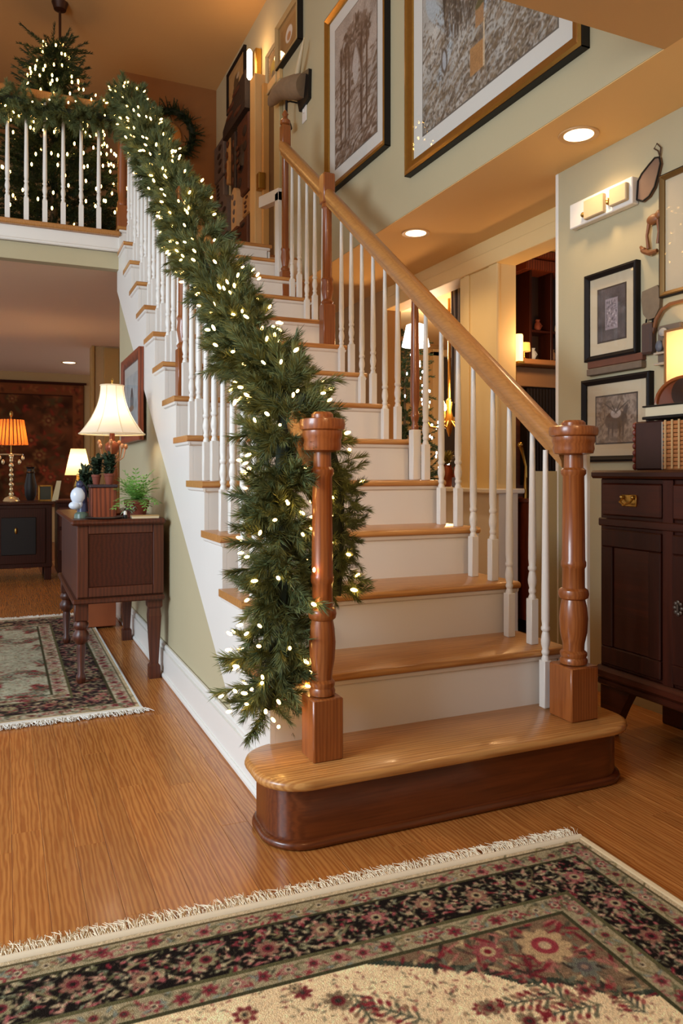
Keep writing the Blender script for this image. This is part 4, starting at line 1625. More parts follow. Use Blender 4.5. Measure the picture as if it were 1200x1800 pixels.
# ================================================================== SMALL ITEMS ON THE RIGHT WALL
bx = thing('wall_chime', (2.44, 2.6, 2.11), 'long white wall box with two beige panels under the ceiling', 'wall box')
emit('body', G().box(2.40, 2.44, 2.415, 2.80, 2.112, 2.226, 0.004), WHITE, bx)
BEI = pm('beige_panel', C(196, 176, 140), 0.6)
emit('panel', G().box(2.378, 2.401, 2.565, 2.685, 2.120, 2.205, 0.004), BEI, bx)
emit('panel', G().box(2.380, 2.401, 2.43, 2.53, 2.130, 2.205, 0.004), BEI, bx)
emit('knob', G().ell((2.392, 2.70, 2.15), (0.012, 0.012, 0.012), 8, 6).ell((2.392, 2.545, 2.16), (0.012, 0.010, 0.016), 8, 6), BRASS, bx)

kd = thing('leather_mask', (2.44, 2.34, 2.1), 'brown kidney-shaped leather piece with black edge hung by a cord', 'ornament')
outl = [(2.412, 2.128), (2.405, 2.205), (2.385, 2.228), (2.345, 2.252), (2.315, 2.268), (2.293, 2.262), (2.287, 2.235), (2.300, 2.195), (2.318, 2.150), (2.345, 2.122), (2.38, 2.112)]
emit('hide', G().prism(outl, 'yz', 2.425, 2.44), pm('leather', C(124, 94, 74), 0.6, var=0.15, vs=20), kd, 0)
g = G()
g.tube([(2.424, a, b) for a, b in outl + outl[:1]], 0.004, 6)
emit('edging', g, BLACK, kd)
emit('cord', G().tube([(2.43, 2.295, 2.265), (2.425, 2.30, 2.29), (2.43, 2.325, 2.31), (2.43, 2.31, 2.325), (2.43, 2.29, 2.30), (2.43, 2.295, 2.27)], 0.003, 6), pm('cord', C(80, 56, 36), 0.8), kd)

fg = thing('jointed_animal_ornament', (2.44, 2.33, 1.88), 'small brown wooden jointed animal hanging beside the large cut-off frame', 'ornament')
WB = pm('ornament_wood', C(128, 78, 40), 0.5, var=0.2, vs=30)
g = G().ell((2.425, 2.325, 2.02), (0.014, 0.034, 0.022), 12, 8).ell((2.425, 2.295, 2.03), (0.013, 0.018, 0.02), 10, 8)
emit('body', g, WB, fg, 60)
emit('leg', G().tube([(2.425, 2.345, 2.015), (2.422, 2.355, 1.96), (2.425, 2.350, 1.905)], [0.008, 0.006, 0.008], 8), WB, fg)
emit('leg', G().tube([(2.425, 2.300, 2.01), (2.422, 2.292, 1.96), (2.425, 2.300, 1.915)], [0.008, 0.006, 0.008], 8), WB, fg)
g = G().tube([(2.425, 2.392, 1.925), (2.42, 2.37, 1.90), (2.42, 2.34, 1.885), (2.42, 2.30, 1.885)], [0.006, 0.011, 0.011, 0.008], 8).ell((2.42, 2.372, 1.905), (0.012, 0.014, 0.012), 8, 6)
emit('rocker', g, WB, fg)

pdl = thing('old_paddle', (2.44, 2.33, 1.45), 'weathered grey paddle-shaped board right of the upright black frame', 'paddle')
emit('blade', G().prism([(2.375, 1.64), (2.385, 1.70), (2.38, 1.735), (2.30, 1.745), (2.285, 1.72), (2.29, 1.65), (2.315, 1.615), (2.35, 1.612)], 'yz', 2.42, 2.44), pm('weathered', C(120, 104, 84), 0.8, var=0.2, vs=40), pdl, 0)
emit('sheath', G().box(2.405, 2.44, 2.32, 2.375, 1.47, 1.60, 0.008), pm('dark_sheath', C(78, 60, 54), 0.6), pdl)
emit('ring', G().tube([(2.425, 2.345 + 0.018 * math.cos(2 * PI * k / 12), 1.605 + 0.02 * math.sin(2 * PI * k / 12)) for k in range(13)], 0.004, 6), BLACK, pdl)

br = thing('bent_branch_handle', (2.44, 2.25, 1.56), 'arched brown twig handle springing from the paddle', 'ornament')
emit('branch', G().tube([(2.425, 2.322, 1.565), (2.42, 2.305, 1.605), (2.42, 2.275, 1.640), (2.42, 2.235, 1.655), (2.42, 2.17, 1.655), (2.42, 2.10, 1.64)], [0.007, 0.008, 0.007, 0.007, 0.007, 0.006], 8), pm('twig_brown', C(122, 78, 44), 0.6), br)
emit('binding', G().tube([(2.424, 2.330, 1.55), (2.424, 2.318, 1.575)], 0.011, 8), pm('twig_dark', C(82, 52, 32), 0.6), br)

sb = thing('shadow_box', (2.44, 2.25, 1.42), 'small shadow box with blue and silver objects behind the lamp', 'shadow box')
emit('case', G().box(2.415, 2.44, 2.18, 2.295, 1.415, 1.575, 0.004), pm('grey_case', C(104, 92, 80), 0.7), sb)
emit('shelf', G().box(2.395, 2.416, 2.18, 2.295, 1.458, 1.466).box(2.395, 2.416, 2.18, 2.295, 1.415, 1.424), pm('silver_wood', C(170, 158, 140), 0.5), sb)
emit('figure', G().ell((2.405, 2.275, 1.492), (0.012, 0.018, 0.024), 10, 8), pm('slate_blue', C(86, 92, 104), 0.5), sb)
emit('figure', G().ell((2.405, 2.235, 1.50), (0.012, 0.022, 0.03), 10, 8), pm('clay', C(150, 116, 86), 0.5), sb)
emit('figure', G().ell((2.405, 2.255, 1.545), (0.010, 0.022, 0.018), 10, 8), pm('silver_grey', C(168, 164, 156), 0.4), sb)

lg = thing('weathered_ledge', (2.44, 2.54, 1.40), 'narrow grey and red-brown boards mounted just below the upright frame', 'ledge')
emit('board', G().box(2.415, 2.44, 2.375, 2.70, 1.452, 1.484, 0.003), pm('red_board', C(104, 62, 44), 0.7, var=0.3, vs=20), lg)
emit('board', G().box(2.410, 2.44, 2.375, 2.70, 1.420, 1.450, 0.003), pm('grey_board', C(112, 96, 80), 0.8, var=0.2, vs=30), lg)

# ================================================================== DARK SIDEBOARD ON THE RIGHT
cab = thing('sideboard', (2.24, 1.6, 0), 'dark mahogany sideboard with brass pull against the right wall', 'sideboard')
CX = 2.055
emit('worktop', G().box(2.025, 2.44, 0.85, 2.25, 0.962, 0.992, 0.008), DARKH, cab)
emit('body', G().box(CX, 2.44, 0.88, 2.225, 0.26, 0.962, 0.004), DARKW, cab)
g = G().box(2.030, 2.44, 0.86, 2.240, 0.215, 0.262, 0.014).box(2.042, 2.44, 0.87, 2.232, 0.19, 0.216, 0.006)
emit('base_moulding', g, DARKH, cab)
emit('rail', G().box(2.042, CX, 0.88, 2.225, 0.785, 0.815, 0.004), DARKH, cab)
for yy in (1.90, 1.60, 1.27):
    emit('stile', G().box(2.045, CX, yy - 0.022, yy + 0.022, 0.26, 0.96, 0.003), DARKW, cab)
for (a, b) in ((1.925, 2.205), (1.625, 1.875)):
    d = emit('drawer', G().box(2.040, CX, a, b, 0.825, 0.945, 0.006), DARKH, cab)
    yc = (a + b) / 2
    g = G().box(2.036, 2.041, yc - 0.035, yc + 0.035, 0.862, 0.905, 0.002)
    g.tube([(2.034, yc - 0.026, 0.893), (2.018, yc - 0.024, 0.878), (2.014, yc, 0.868), (2.018, yc + 0.024, 0.878), (2.034, yc + 0.026, 0.893)], 0.004, 8)
    g.ell((2.030, yc - 0.026, 0.895), 0.008, 8, 6).ell((2.030, yc + 0.026, 0.895), 0.008, 8, 6)
    emit('drawer_pull', g, BRASS, d, 40)
for (a, b) in ((1.925, 2.205), (1.625, 1.875)):
    g = G()
    g.box(2.038, CX, a, b, 0.275, 0.34, 0.004).box(2.038, CX, a, b, 0.71, 0.775, 0.004).box(2.038, CX, a, a + 0.055, 0.34, 0.71, 0.004).box(2.038, CX, b - 0.055, b, 0.34, 0.71, 0.004)
    d = emit('door', g, DARKW, cab)
    emit('panel', G().box(2.047, CX, a + 0.055, b - 0.055, 0.34, 0.71, 0.003), REDW if False else DARKH, d)
    if a < 1.9:
        g = G()
        for k in range(8):
            an = 2 * PI * k / 8
            g.ell((2.034, b - 0.03 + 0.014 * math.cos(an), 0.535 + 0.02 * math.sin(an)), (0.004, 0.007, 0.007), 8, 6)
        g.box(2.030, 2.037, b - 0.034, b - 0.026, 0.522, 0.548)
        emit('keyhole_plate', g, pm('aged_iron', C(96, 84, 74), 0.4, 0.7), d)
for yy in (2.17, 1.0):
    g = G().prism([(yy - 0.09, 0.19), (yy + 0.06, 0.19), (yy + 0.06, 0.0), (yy + 0.01, 0.0), (yy - 0.02, 0.06), (yy - 0.05, 0.12)], 'yz', 2.06, 2.10)
    emit('bracket_foot', g, DARKH, cab, 0)
for yy in (2.17, 1.0):
    emit('bracket_foot', G().box(2.36, 2.42, yy - 0.05, yy + 0.05, 0, 0.19, 0.004), DARKH, cab)
emit('back_panel', G().box(2.40, 2.43, 0.9, 2.2, 0.05, 0.20), DARKW, cab)

# things on the sideboard
bk = thing('leather_box', (2.2, 2.09, 0.992), 'dark brown upright leather box with scalloped spine on the sideboard', 'box')
emit('case', G().box(2.15, 2.285, 2.022, 2.150, 0.9925, 1.172, 0.006), pm('dark_leather', C(58, 30, 24), 0.45, var=0.2, vs=30), bk)
g = G()
for k in range(7):
    g.ell((2.155, 2.152, 1.005 + 0.0255 * k), (0.012, 0.009, 0.013), 8, 6)
emit('scalloped_spine', g, pm('red_leather', C(116, 46, 26), 0.5), bk)
emit('page_edge', G().box(2.148, 2.283, 2.016, 2.0215, 0.995, 1.165), pm('grey_pages', C(176, 164, 146), 0.8), bk)
bs = thing('wicker_basket', (2.2, 1.93, 0.992), 'orange-brown woven wicker basket next to the leather box', 'basket')
WK = pm('wicker', C(176, 112, 60), 0.6, var=0.25, vs=40)
g = G()
for k in range(12):
    z = 1.000 + 0.0145 * k
    rr = [(2.145, 1.83), (2.145, 2.005), (2.285, 2.005), (2.285, 1.83)]
    pts = [(a + 0.003 * ((k + i) % 2), b, z) for i, (a, b) in enumerate(rr + rr[:1])]
    g.tube(pts, 0.0072, 6)
emit('weave', g, WK, bs, 60)
emit('liner', G().box(2.155, 2.28, 1.84, 1.995, 0.9925, 1.165), pm('wicker_dark', C(120, 70, 36), 0.7), bs)
g = G()
for k in range(6):
    g.tube([(2.138, 1.845 + 0.03 * k, 0.998), (2.138, 1.845 + 0.03 * k, 1.17)], 0.004, 6)
emit('stake', g, pm('wicker_pale', C(206, 168, 116), 0.6), bs)
b2 = thing('album', (2.2, 1.97, 1.178), 'black album with cream page edges lying on the box and basket', 'book')
emit('pages', G().box(2.150, 2.285, 1.80, 2.098, 1.188, 1.222), pm('cream_pages', C(214, 200, 168), 0.8), b2)
emit('cover', G().box(2.142, 2.29, 1.79, 2.108, 1.1775, 1.188, 0.002).box(2.142, 2.29, 1.79, 2.108, 1.222, 1.228, 0.002), BLACK, b2)
ck = thing('mantel_clock', (2.25, 1.945, 1.228), 'brown dome-topped wooden clock standing on the black album', 'clock')
po = [(1.83, 1.229), (2.075, 1.229)] + [(1.9525 + 0.122 * math.cos(PI * k / 16), 1.235 + 0.085 * math.sin(PI * k / 16)) for k in range(17)]
emit('case', G().prism(po, 'yz', 2.18, 2.265), pm('clock_wood', C(112, 54, 26), 0.2, var=0.15, vs=10, coat=0.4), ck, 30)
g = G()
g.tube([(2.178, b, c) for b, c in po[2:]], 0.007, 8)
emit('bezel_moulding', g, pm('clock_wood_lt', C(146, 78, 38), 0.25), ck)
emit('dial', G().lathe([(0.001, 0), (0.045, 0), (0.05, 0.006), (0.001, 0.006)], (0, 0, 0), 20, Matrix.Translation((2.178, 1.95, 1.265)) @ Matrix.Rotation(-PI / 2, 4, 'Y')), pm('dark_dial', C(52, 34, 26), 0.2), ck)
lp = thing('table_lamp', (2.33, 2.02, 0.992), 'lit lamp with square cream panel shade at the right edge', 'lamp')
LS = shade_mat('cream_shade', (0.86, 0.74, 0.52, 1), 0.6)
cy, cx_, hs_ = 2.03, 2.358, 0.095
g = G()
for z0, z1 in ((1.325, 1.515),):
    g.box(cx_ - 0.08, cx_ - 0.078, cy - hs_, cy + hs_, z0, z1).box(cx_ + 0.078, cx_ + 0.08, cy - hs_, cy + hs_, z0, z1)
    g.box(cx_ - 0.08, cx_ + 0.08, cy - hs_, cy - hs_ + 0.002, z0, z1).box(cx_ - 0.08, cx_ + 0.08, cy + hs_ - 0.002, cy + hs_, z0, z1)
emit('lamp_shade', g, LS, lp, 0)
BFR = pm('bronze_frame', C(150, 104, 52), 0.5)
for a in (-1, 1):
    for b in (-1, 1):
        emit('shade_post', G().box(cx_ + a * 0.080 - 0.004, cx_ + a * 0.080 + 0.004, cy + b * hs_ - 0.004, cy + b * hs_ + 0.004, 1.32, 1.52), BFR, lp, 0)
    for z0 in (1.318, 1.512):
        emit('shade_bar', G().box(cx_ + a * 0.080 - 0.003, cx_ + a * 0.080 + 0.003, cy - hs_ + 0.004, cy + hs_ - 0.004, z0, z0 + 0.008), BFR, lp, 0)
emit('base', G().lathe([(0.045, 0), (0.042, 0.015), (0.015, 0.03), (0.012, 0.36)], (cx_, cy, 0.992), 16), BRZ, lp)
point('sideboard_lamp_light', (cx_, cy, 1.42), 3.6, WARM, 0.03)

# ================================================================== SIDE TABLE ON THE LEFT
tb = thing('side_table', (0.5, 4.2, 0), 'dark walnut side table on turned legs against the stair wall', 'table')
TX0, TX1, TY0, TY1 = 0.300, 0.692, 3.66, 4.66
emit('table_top', G().box(0.272, 0.698, 3.615, 4.72, 0.742, 0.768, 0.009), WALN, tb)
emit('case', G().box(TX0, TX1, TY0, TY1, 0.40, 0.742, 0.004), WALN, tb)
g = G().box(TX0 + 0.0, TX0 + 0.05, TY0 - 0.012, TY0, 0.41, 0.742, 0.003).box(TX1 - 0.05, TX1, TY0 - 0.012, TY0, 0.41, 0.742, 0.003)
g.box(TX0 + 0.05, TX1 - 0.05, TY0 - 0.012, TY0, 0.70, 0.742, 0.003).box(TX0 + 0.05, TX1 - 0.05, TY0 - 0.012, TY0, 0.41, 0.455, 0.003)
emit('side_frame', g, WALN, tb)
emit('side_panel', G().box(TX0 + 0.05, TX1 - 0.05, TY0 - 0.004, TY0, 0.455, 0.70, 0.002), DARKH, tb)
emit('base_moulding', G().box(TX0 - 0.02, TX1 + 0.003, TY0 - 0.03, TY1 + 0.02, 0.382, 0.405, 0.006), WALN, tb)
for (lx, ly) in ((0.322, 3.70), (0.322, 4.60)):
    emit('leg', G().box(lx - 0.03, lx + 0.03, ly - 0.03, ly + 0.03, 0.30, 0.384, 0.003).lathe([(0.024, 0.30), (0.034, 0.285), (0.034, 0.27), (0.024, 0.258), (0.038, 0.235), (0.036, 0.21), (0.018, 0.19), (0.021, 0.17), (0.014, 0.06), (0.022, 0.045), (0.022, 0.025), (0.016, 0.010)], (lx, ly, 0), 14), WALN, tb, 40, label='turned leg')
for (lx, ly) in ((0.655, 3.70), (0.655, 4.60)):
    g = G()
    def tap(z, h):
        return [(lx - h, ly - h, z), (lx + h, ly - h, z), (lx + h, ly + h, z), (lx - h, ly + h, z)]
    rings = [tap(0.384, 0.034), tap(0.345, 0.034), tap(0.335, 0.026), tap(0.30, 0.030), tap(0.07, 0.018), tap(0.06, 0.026), tap(0.0, 0.026)]
    vs = [p for r in rings for p in r]
    fs = [(0, 1, 2, 3), tuple(len(vs) - 4 + k for k in (3, 2, 1, 0))]
    for i in range(len(rings) - 1):
        for k in range(4):
            fs.append((i * 4 + k, i * 4 + (k + 1) % 4, i * 4 + 4 + (k + 1) % 4, i * 4 + 4 + k))
    g.add(vs, fs)
    emit('leg', g, WALN, tb, 0, label='tapered square leg')

TT = 0.768
big = thing('table_lamp', (0.497, 3.985, TT), 'lit lamp with white bell shade and leafy copper base on the side table', 'lamp')
SH = shade_mat('white_shade', (0.93, 0.88, 0.78, 1), 0.5)
prof = []
for k in range(13):
    t = k / 12
    prof.append((0.160 - 0.103 * (1 - (1 - t) ** 2.0), 1.178 + 0.245 * t))
g = G().lathe(prof, (0.497, 3.985, 0), 48, cap=False)
emit('lamp_shade', g, SH, big, 60)
g = G()
for k in range(8):
    a = 2 * PI * k / 8 + 0.2
    g.tube([(0.497 + (r + 0.001) * math.cos(a), 3.985 + (r + 0.001) * math.sin(a), z) for r, z in prof], 0.0016, 5)
for zz, r in ((1.178, 0.160), (1.423, 0.057)):
    g.tube([(0.497 + r * math.cos(2 * PI * k / 32), 3.985 + r * math.sin(2 * PI * k / 32), zz) for k in range(33)], 0.0036, 6)
emit('shade_trim', g, pm('shade_trim', C(226, 208, 176), 0.8), big)
emit('finial', G().lathe([(0.004, 0), (0.006, 0.008), (0.004, 0.016), (0.008, 0.024), (0.003, 0.036)], (0.497, 3.985, 1.425), 10), BRASS, big)
COP = pm('copper_brown', C(124, 60, 30), 0.35, 0.5)
emit('stem', G().lathe([(0.06, 0), (0.062, 0.012), (0.045, 0.025), (0.02, 0.05), (0.024, 0.12), (0.034, 0.17), (0.028, 0.23), (0.016, 0.27), (0.022, 0.31), (0.036, 0.335), (0.034, 0.36), (0.014, 0.375), (0.012, 0.43), (0.006, 0.655)], (0.497, 3.985, TT), 18), COP, big, 50)
g = G()
for k in range(7):
    a = 2 * PI * k / 7
    c = Vector((0.497 + 0.055 * math.cos(a), 3.985 + 0.055 * math.sin(a), 1.06 + 0.02 * (k % 2)))
    g.tube([(0.497, 3.985, 1.02), tuple(c), tuple(c + Vector((0.01 * math.cos(a), 0.01 * math.sin(a), 0.05)))], [0.004, 0.003, 0.005], 6)
    g.ell(tuple(c + Vector((0.012 * math.cos(a), 0.012 * math.sin(a), 0.055))), (0.010, 0.010, 0.014), 8, 6)
emit('leaf_branch', g, pm('cream_copper', C(170, 112, 70), 0.4, 0.2), big, 50)
emit('bulb', G().ell((0.497, 3.985, 1.27), (0.022, 0.022, 0.032), 12, 8), pm('lamp_bulb', C(255, 240, 210), 0.4, emis=(1, 0.8, 0.5, 1), es=6), big)
point('table_lamp_light', (0.497, 3.985, 1.27), 6.0, (1.0, 0.74, 0.44), 0.03)


def leafy(root, c, r, h, n, ln, wd, m, seed, up=0.5, name='foliage'):
    rnd = random.Random(seed)
    g = G()
    for i in range(n):
        a = rnd.uniform(0, 2 * PI)
        e = rnd.uniform(0.15, 1.3)
        d = Vector((math.cos(a) * math.cos(e), math.sin(a) * math.cos(e), math.sin(e) * up + 0.15)).normalized()
        p0 = Vector(c) + Vector((rnd.uniform(-r, r), rnd.uniform(-r, r), rnd.uniform(0, h)))
        L = ln * rnd.uniform(0.6, 1.2)
        p1 = p0 + d * L * 0.55
        p2 = p0 + d * L + Vector((0, 0, -0.25 * L))
        s = d.cross(Vector((0, 0, 1)))
        s = (s.normalized() if s.length > 1e-4 else Vector((1, 0, 0))) * wd
        g.add([p0 - s * 0.3, p0 + s * 0.3, p1 + s, p2, p1 - s], [(0, 1, 2, 4), (4, 2, 3)])
    emit(name, g, m, root, 0, False, 'stuff')


FERN = pm('fern_green', C(110, 158, 72), 0.6, var=0.3, vs=30)
DGRN = pm('dark_leaf', C(38, 56, 34), 0.6, var=0.3, vs=30)
TER = pm('terracotta', C(116, 54, 36), 0.7, var=0.15, vs=12)
fn = thing('potted_fern', (0.583, 3.76, TT), 'bright green fern in a terracotta pot at the table corner', 'plant')
emit('pot', G().lathe([(0.042, 0), (0.052, 0.05), (0.056, 0.062), (0.060, 0.064), (0.060, 0.085), (0.054, 0.085), (0.05, 0.075)], (0.583, 3.76, TT), 18), TER, fn)
rnd = random.Random(60)
for i in range(56):
    a = rnd.uniform(0, 2 * PI)
    el = rnd.uniform(0.15, 1.35)
    L = rnd.uniform(0.10, 0.17)
    g = G()
    pr = [Vector((0.583, 3.76, TT + 0.08))]
    d = Vector((math.cos(a) * math.cos(el), math.sin(a) * math.cos(el), math.sin(el)))
    for k in range(7):
        pr.append(pr[-1] + d * L / 7)
        d = (d + Vector((0, 0, -0.16))).normalized()
    g.tube(pr, 0.0009, 4, cap=False)
    for k in range(1, 8):
        t = (pr[k] - pr[k - 1]).normalized()
        s = t.cross(Vector((0, 0, 1))).normalized()
        for sg in (-1, 1):
            l = 0.030 * (1 - abs(k - 3.5) / 7)
            tip = pr[k] + s * sg * l + t * 0.012
            g.add([pr[k], pr[k] + s * sg * l * 0.5 + t * 0.010, tip, pr[k] + s * sg * l * 0.5 - t * 0.001], [(0, 1, 2, 3)])
    emit('frond', g, FERN, fn, 0, False)
leafy(fn, (0.555, 3.735, TT + 0.03), 0.028, 0.05, 60, 0.04, 0.006, pm('trailing_leaf', C(128, 140, 112), 0.6, var=0.3, vs=60), 61, -0.4)

for i, (px, py, pz, s, lab) in enumerate(((0.405, 3.84, 0.925, 0.8, 'tiny dark leafy plant standing on the brown box'), (0.46, 3.80, 0.925, 0.9, 'second dark leafy plant in terracotta pot on the brown box'), (0.385, 4.13, TT, 1.4, 'taller dark plant behind the brown box on the table'))):
    t = thing('potted_plant', (px, py, pz), lab, 'plant', 'small plants on the side table')
    emit('pot', G().lathe([(0.018 * s, 0), (0.026 * s, 0.045 * s), (0.029 * s, 0.047 * s), (0.029 * s, 0.06 * s), (0.022 * s, 0.06 * s)], (px, py, pz), 14), TER, t)
    leafy(t, (px, py, pz + 0.055 * s), 0.018 * s, 0.09 * s, 150, 0.06 * s, 0.010, DGRN, 70 + i, 0.9)
    g = G()
    for k in range(4):
        g.tube([(px, py, pz + 0.05 * s), (px + 0.01 * math.cos(k * 2), py + 0.01 * math.sin(k * 2), pz + 0.13 * s)], 0.0015, 4)
    emit('stem', g, STEM, t)
bxx = thing('wooden_box', (0.43, 3.82, TT), 'square red-brown wooden box on the side table', 'box')
emit('body', G().box(0.372, 0.488, 3.755, 3.868, TT, 0.912, 0.003), REDW, bxx)
emit('lid', G().box(0.366, 0.494, 3.749, 3.874, 0.912, 0.926, 0.003), pm('blue_black', C(52, 44, 52), 0.3), bxx)
fgz = thing('porcelain_figurine', (0.33, 3.79, TT), 'blue and white porcelain figurine on a green base beside the box', 'figurine')
POR = pm('porcelain', C(206, 218, 232), 0.2, var=0.05)
BLU = pm('cobalt', C(44, 52, 84), 0.3)
g = G().ell((0.318, 3.79, TT + 0.105), (0.036, 0.03, 0.042), 14, 10).ell((0.302, 3.785, TT + 0.060), (0.028, 0.024, 0.02), 12, 8).ell((0.322, 3.79, TT + 0.070), (0.02, 0.02, 0.03), 12, 8)
emit('body', g, POR, fgz, 60)
emit('head', G().ell((0.325, 3.79, TT + 0.158), (0.018, 0.018, 0.02), 12, 8), BLU, fgz, 60)
emit('cloak', G().ell((0.338, 3.80, TT + 0.105), (0.022, 0.03, 0.06), 12, 8).tube([(0.338, 3.80, TT + 0.03), (0.338, 3.80, TT + 0.1)], [0.026, 0.02], 12), BLU, fgz, 60)
emit('base', G().lathe([(0.034, 0), (0.032, 0.02), (0.02, 0.03)], (0.332, 3.79, TT), 16), pm('green_glaze', C(84, 104, 92), 0.3), fgz)
solo('serving_tray', G().lathe([(0.07, 0.0), (0.088, 0.006), (0.09, 0.010), (0.082, 0.008), (0.068, 0.004)], (0.43, 3.70, TT), 28), pm('pewter', C(86, 80, 76), 0.3, 0.5), 'round dark pewter tray in front of the brown box', 'tray')
nb = thing('notebook', (0.60, 3.69, TT), 'tan paper-covered notebook lying at the right of the table front', 'book')
emit('pages', G().box(0.545, 0.668, 3.64, 3.70, TT, TT + 0.010), pm('paper', C(214, 196, 160), 0.8), nb)
emit('cover', G().box(0.543, 0.67, 3.638, 3.702, TT + 0.010, TT + 0.014, 0.001), pm('tan_cover', C(190, 156, 104), 0.7), nb)
bt = thing('small_bottle', (0.515, 3.66, TT), 'tiny white capped dark bottle at the front table edge', 'bottle')
emit('body', G().lathe([(0.009, 0), (0.010, 0.012), (0.008, 0.018)], (0.515, 3.66, TT), 12), BLACK, bt)
emit('cap', G().lathe([(0.007, 0.018), (0.008, 0.03), (0.004, 0.036)], (0.515, 3.66, TT), 12), WHITE, bt)

crate = thing('wooden_crate', (0.52, 5.05, 0), 'reddish wooden box on the floor behind the side table', 'box')
emit('body', G().box(0.415, 0.645, 4.98, 5.2, 0.0125, 0.20, 0.004), pm('red_crate', C(150, 78, 40), 0.5, var=0.15, vs=8), crate)
emit('lid', G().box(0.41, 0.65, 4.975, 5.205, 0.20, 0.215, 0.003), pm('red_crate', C(150, 78, 40), 0.5), crate)

# ================================================================== FAR LEFT ROOM
far = thing('low_cabinet', (-0.3, 7.7, 0), 'long dark low cabinet at the back of the left room', 'cabinet')
emit('worktop', G().box(-1.6, 0.41, 7.40, 7.95, 0.690, 0.715, 0.006), DARKH, far)
emit('body', G().box(-1.58, 0.395, 7.42, 7.93, 0.12, 0.69, 0.004), DARKW, far)
for k in range(4):
    x0 = 0.37 - 0.48 * (k + 1)
    d = emit('door', G().box(x0, x0 + 0.45, 7.405, 7.42, 0.16, 0.66, 0.004), DARKW, far)
    emit('panel', G().box(x0 + 0.08, x0 + 0.37, 7.395, 7.406, 0.24, 0.58, 0.006), BLACK, d)
    emit('pull', G().ell((x0 + 0.20, 7.385, 0.46), (0.012, 0.012, 0.03), 8, 6), BRASS, d)
for xx in (-1.5, 0.33):
    emit('foot', G().box(xx, xx + 0.06, 7.45, 7.51, 0, 0.12, 0.003), DARKW, far)
    emit('foot', G().box(xx, xx + 0.06, 7.85, 7.91, 0, 0.12, 0.003), DARKW, far)
sd = thing('small_cabinet', (0.62, 7.7, 0), 'small dark cabinet with open shelf right of the low cabinet', 'cabinet')
emit('worktop', G().box(0.43, 0.86, 7.45, 7.95, 0.70, 0.725, 0.005), DARKH, sd)
emit('body', G().box(0.445, 0.845, 7.47, 7.93, 0.05, 0.70), DARKW, sd)
emit('drawer', G().box(0.46, 0.83, 7.455, 7.47, 0.48, 0.66, 0.004), WALN, sd)
emit('drawer', G().box(0.46, 0.83, 7.455, 7.47, 0.26, 0.45, 0.004), WALN, sd)

pl = thing('table_lamp', (0.055, 7.75, 0.715), 'lamp with pleated orange shade and crystal stem on the low cabinet', 'lamp')
PSH = shade_mat('pleated_shade', (0.80, 0.30, 0.07, 1), 0.5)
g = G()
nn = 44
vs, fs = [], []
for r0, z in ((0.140, 1.242), (0.105, 1.475)):
    for k in range(nn):
        rr = r0 * (1 + (0.07 if k % 2 else -0.07))
        vs.append((0.055 + rr * math.cos(2 * PI * k / nn), 7.75 + rr * math.sin(2 * PI * k / nn), z))
for k in range(nn):
    fs.append((k, (k + 1) % nn, nn + (k + 1) % nn, nn + k))
g.add(vs, fs)
emit('lamp_shade', g, PSH, pl, 0)
g = G()
for k in range(0, nn, 2):
    a = 2 * PI * k / nn
    g.tube([(0.055 + r * 0.935 * math.cos(a), 7.75 + r * 0.935 * math.sin(a), z) for r, z in ((0.140, 1.242), (0.105, 1.475))], 0.0055, 5)
emit('pleat_valley_shadow', g, pm('pleat_shadow', C(120, 52, 20), 0.8), pl, 0, kind='stuff')  # dark tubes along the pleat valleys paint the shade between folds
g = G()
for k in range(9):
    g.ell((0.055, 7.75, 0.78 + 0.045 * k), (0.022 - 0.006 * (k % 2), 0.022 - 0.006 * (k % 2), 0.024), 10, 8)
g.lathe([(0.075, 0), (0.06, 0.03), (0.02, 0.05)], (0.055, 7.75, 0.715), 16)
emit('crystal_stem', g, pm('crystal', C(226, 206, 160), 0.1, 0.6), pl, 50)
g = G()
for k in range(8):
    a = 2 * PI * k / 8
    g.ell((0.055 + 0.10 * math.cos(a), 7.75 + 0.10 * math.sin(a), 1.12 - 0.04 * (k % 2)), (0.014, 0.014, 0.024), 8, 6)
g.tube([(0.055 + 0.10 * math.cos(2 * PI * k / 16), 7.75 + 0.10 * math.sin(2 * PI * k / 16), 1.15) for k in range(17)], 0.006, 6)
emit('crystal_drops', g, pm('crystal', C(226, 206, 160), 0.1, 0.6), pl, 50)
emit('lamp_finial', G().ell((0.055, 7.75, 1.53), (0.016, 0.016, 0.03), 8, 6).tube([(0.055, 7.75, 1.14), (0.055, 7.75, 1.52)], 0.006, 6), BRASS, pl)
point('pleated_lamp_light', (0.055, 7.75, 1.34), 4.5, AMBER, 0.04)
sl = thing('table_lamp', (0.645, 7.7, 0.725), 'small lit lamp with plain cream cone shade behind the figurine', 'lamp')
emit('lamp_shade', G().lathe([(0.122, 0.957), (0.068, 1.208)], (0.645, 7.7, 0), 28, cap=False), shade_mat('cone_shade', (0.9, 0.76, 0.46, 1), 0.6), sl, 60)
emit('base', G().lathe([(0.05, 0), (0.04, 0.02), (0.02, 0.04), (0.045, 0.12), (0.02, 0.2), (0.008, 0.26), (0.006, 0.44)], (0.645, 7.7, 0.725), 16), BRASS, sl)
point('cone_lamp_light', (0.645, 7.7, 1.08), 6, WARM, 0.04)
pf = thing('photo_frame', (0.35, 7.6, 0.715), 'small gold photo frame standing on the low cabinet', 'frame')
g = G().box(0.285, 0.30, 7.60, 7.62, 0.715, 0.865, 0.003).box(0.395, 0.41, 7.60, 7.62, 0.715, 0.865, 0.003).box(0.285, 0.41, 7.60, 7.62, 0.715, 0.73, 0.003).box(0.285, 0.41, 7.60, 7.62, 0.85, 0.865, 0.003)
emit('frame', g, GOLD, pf)
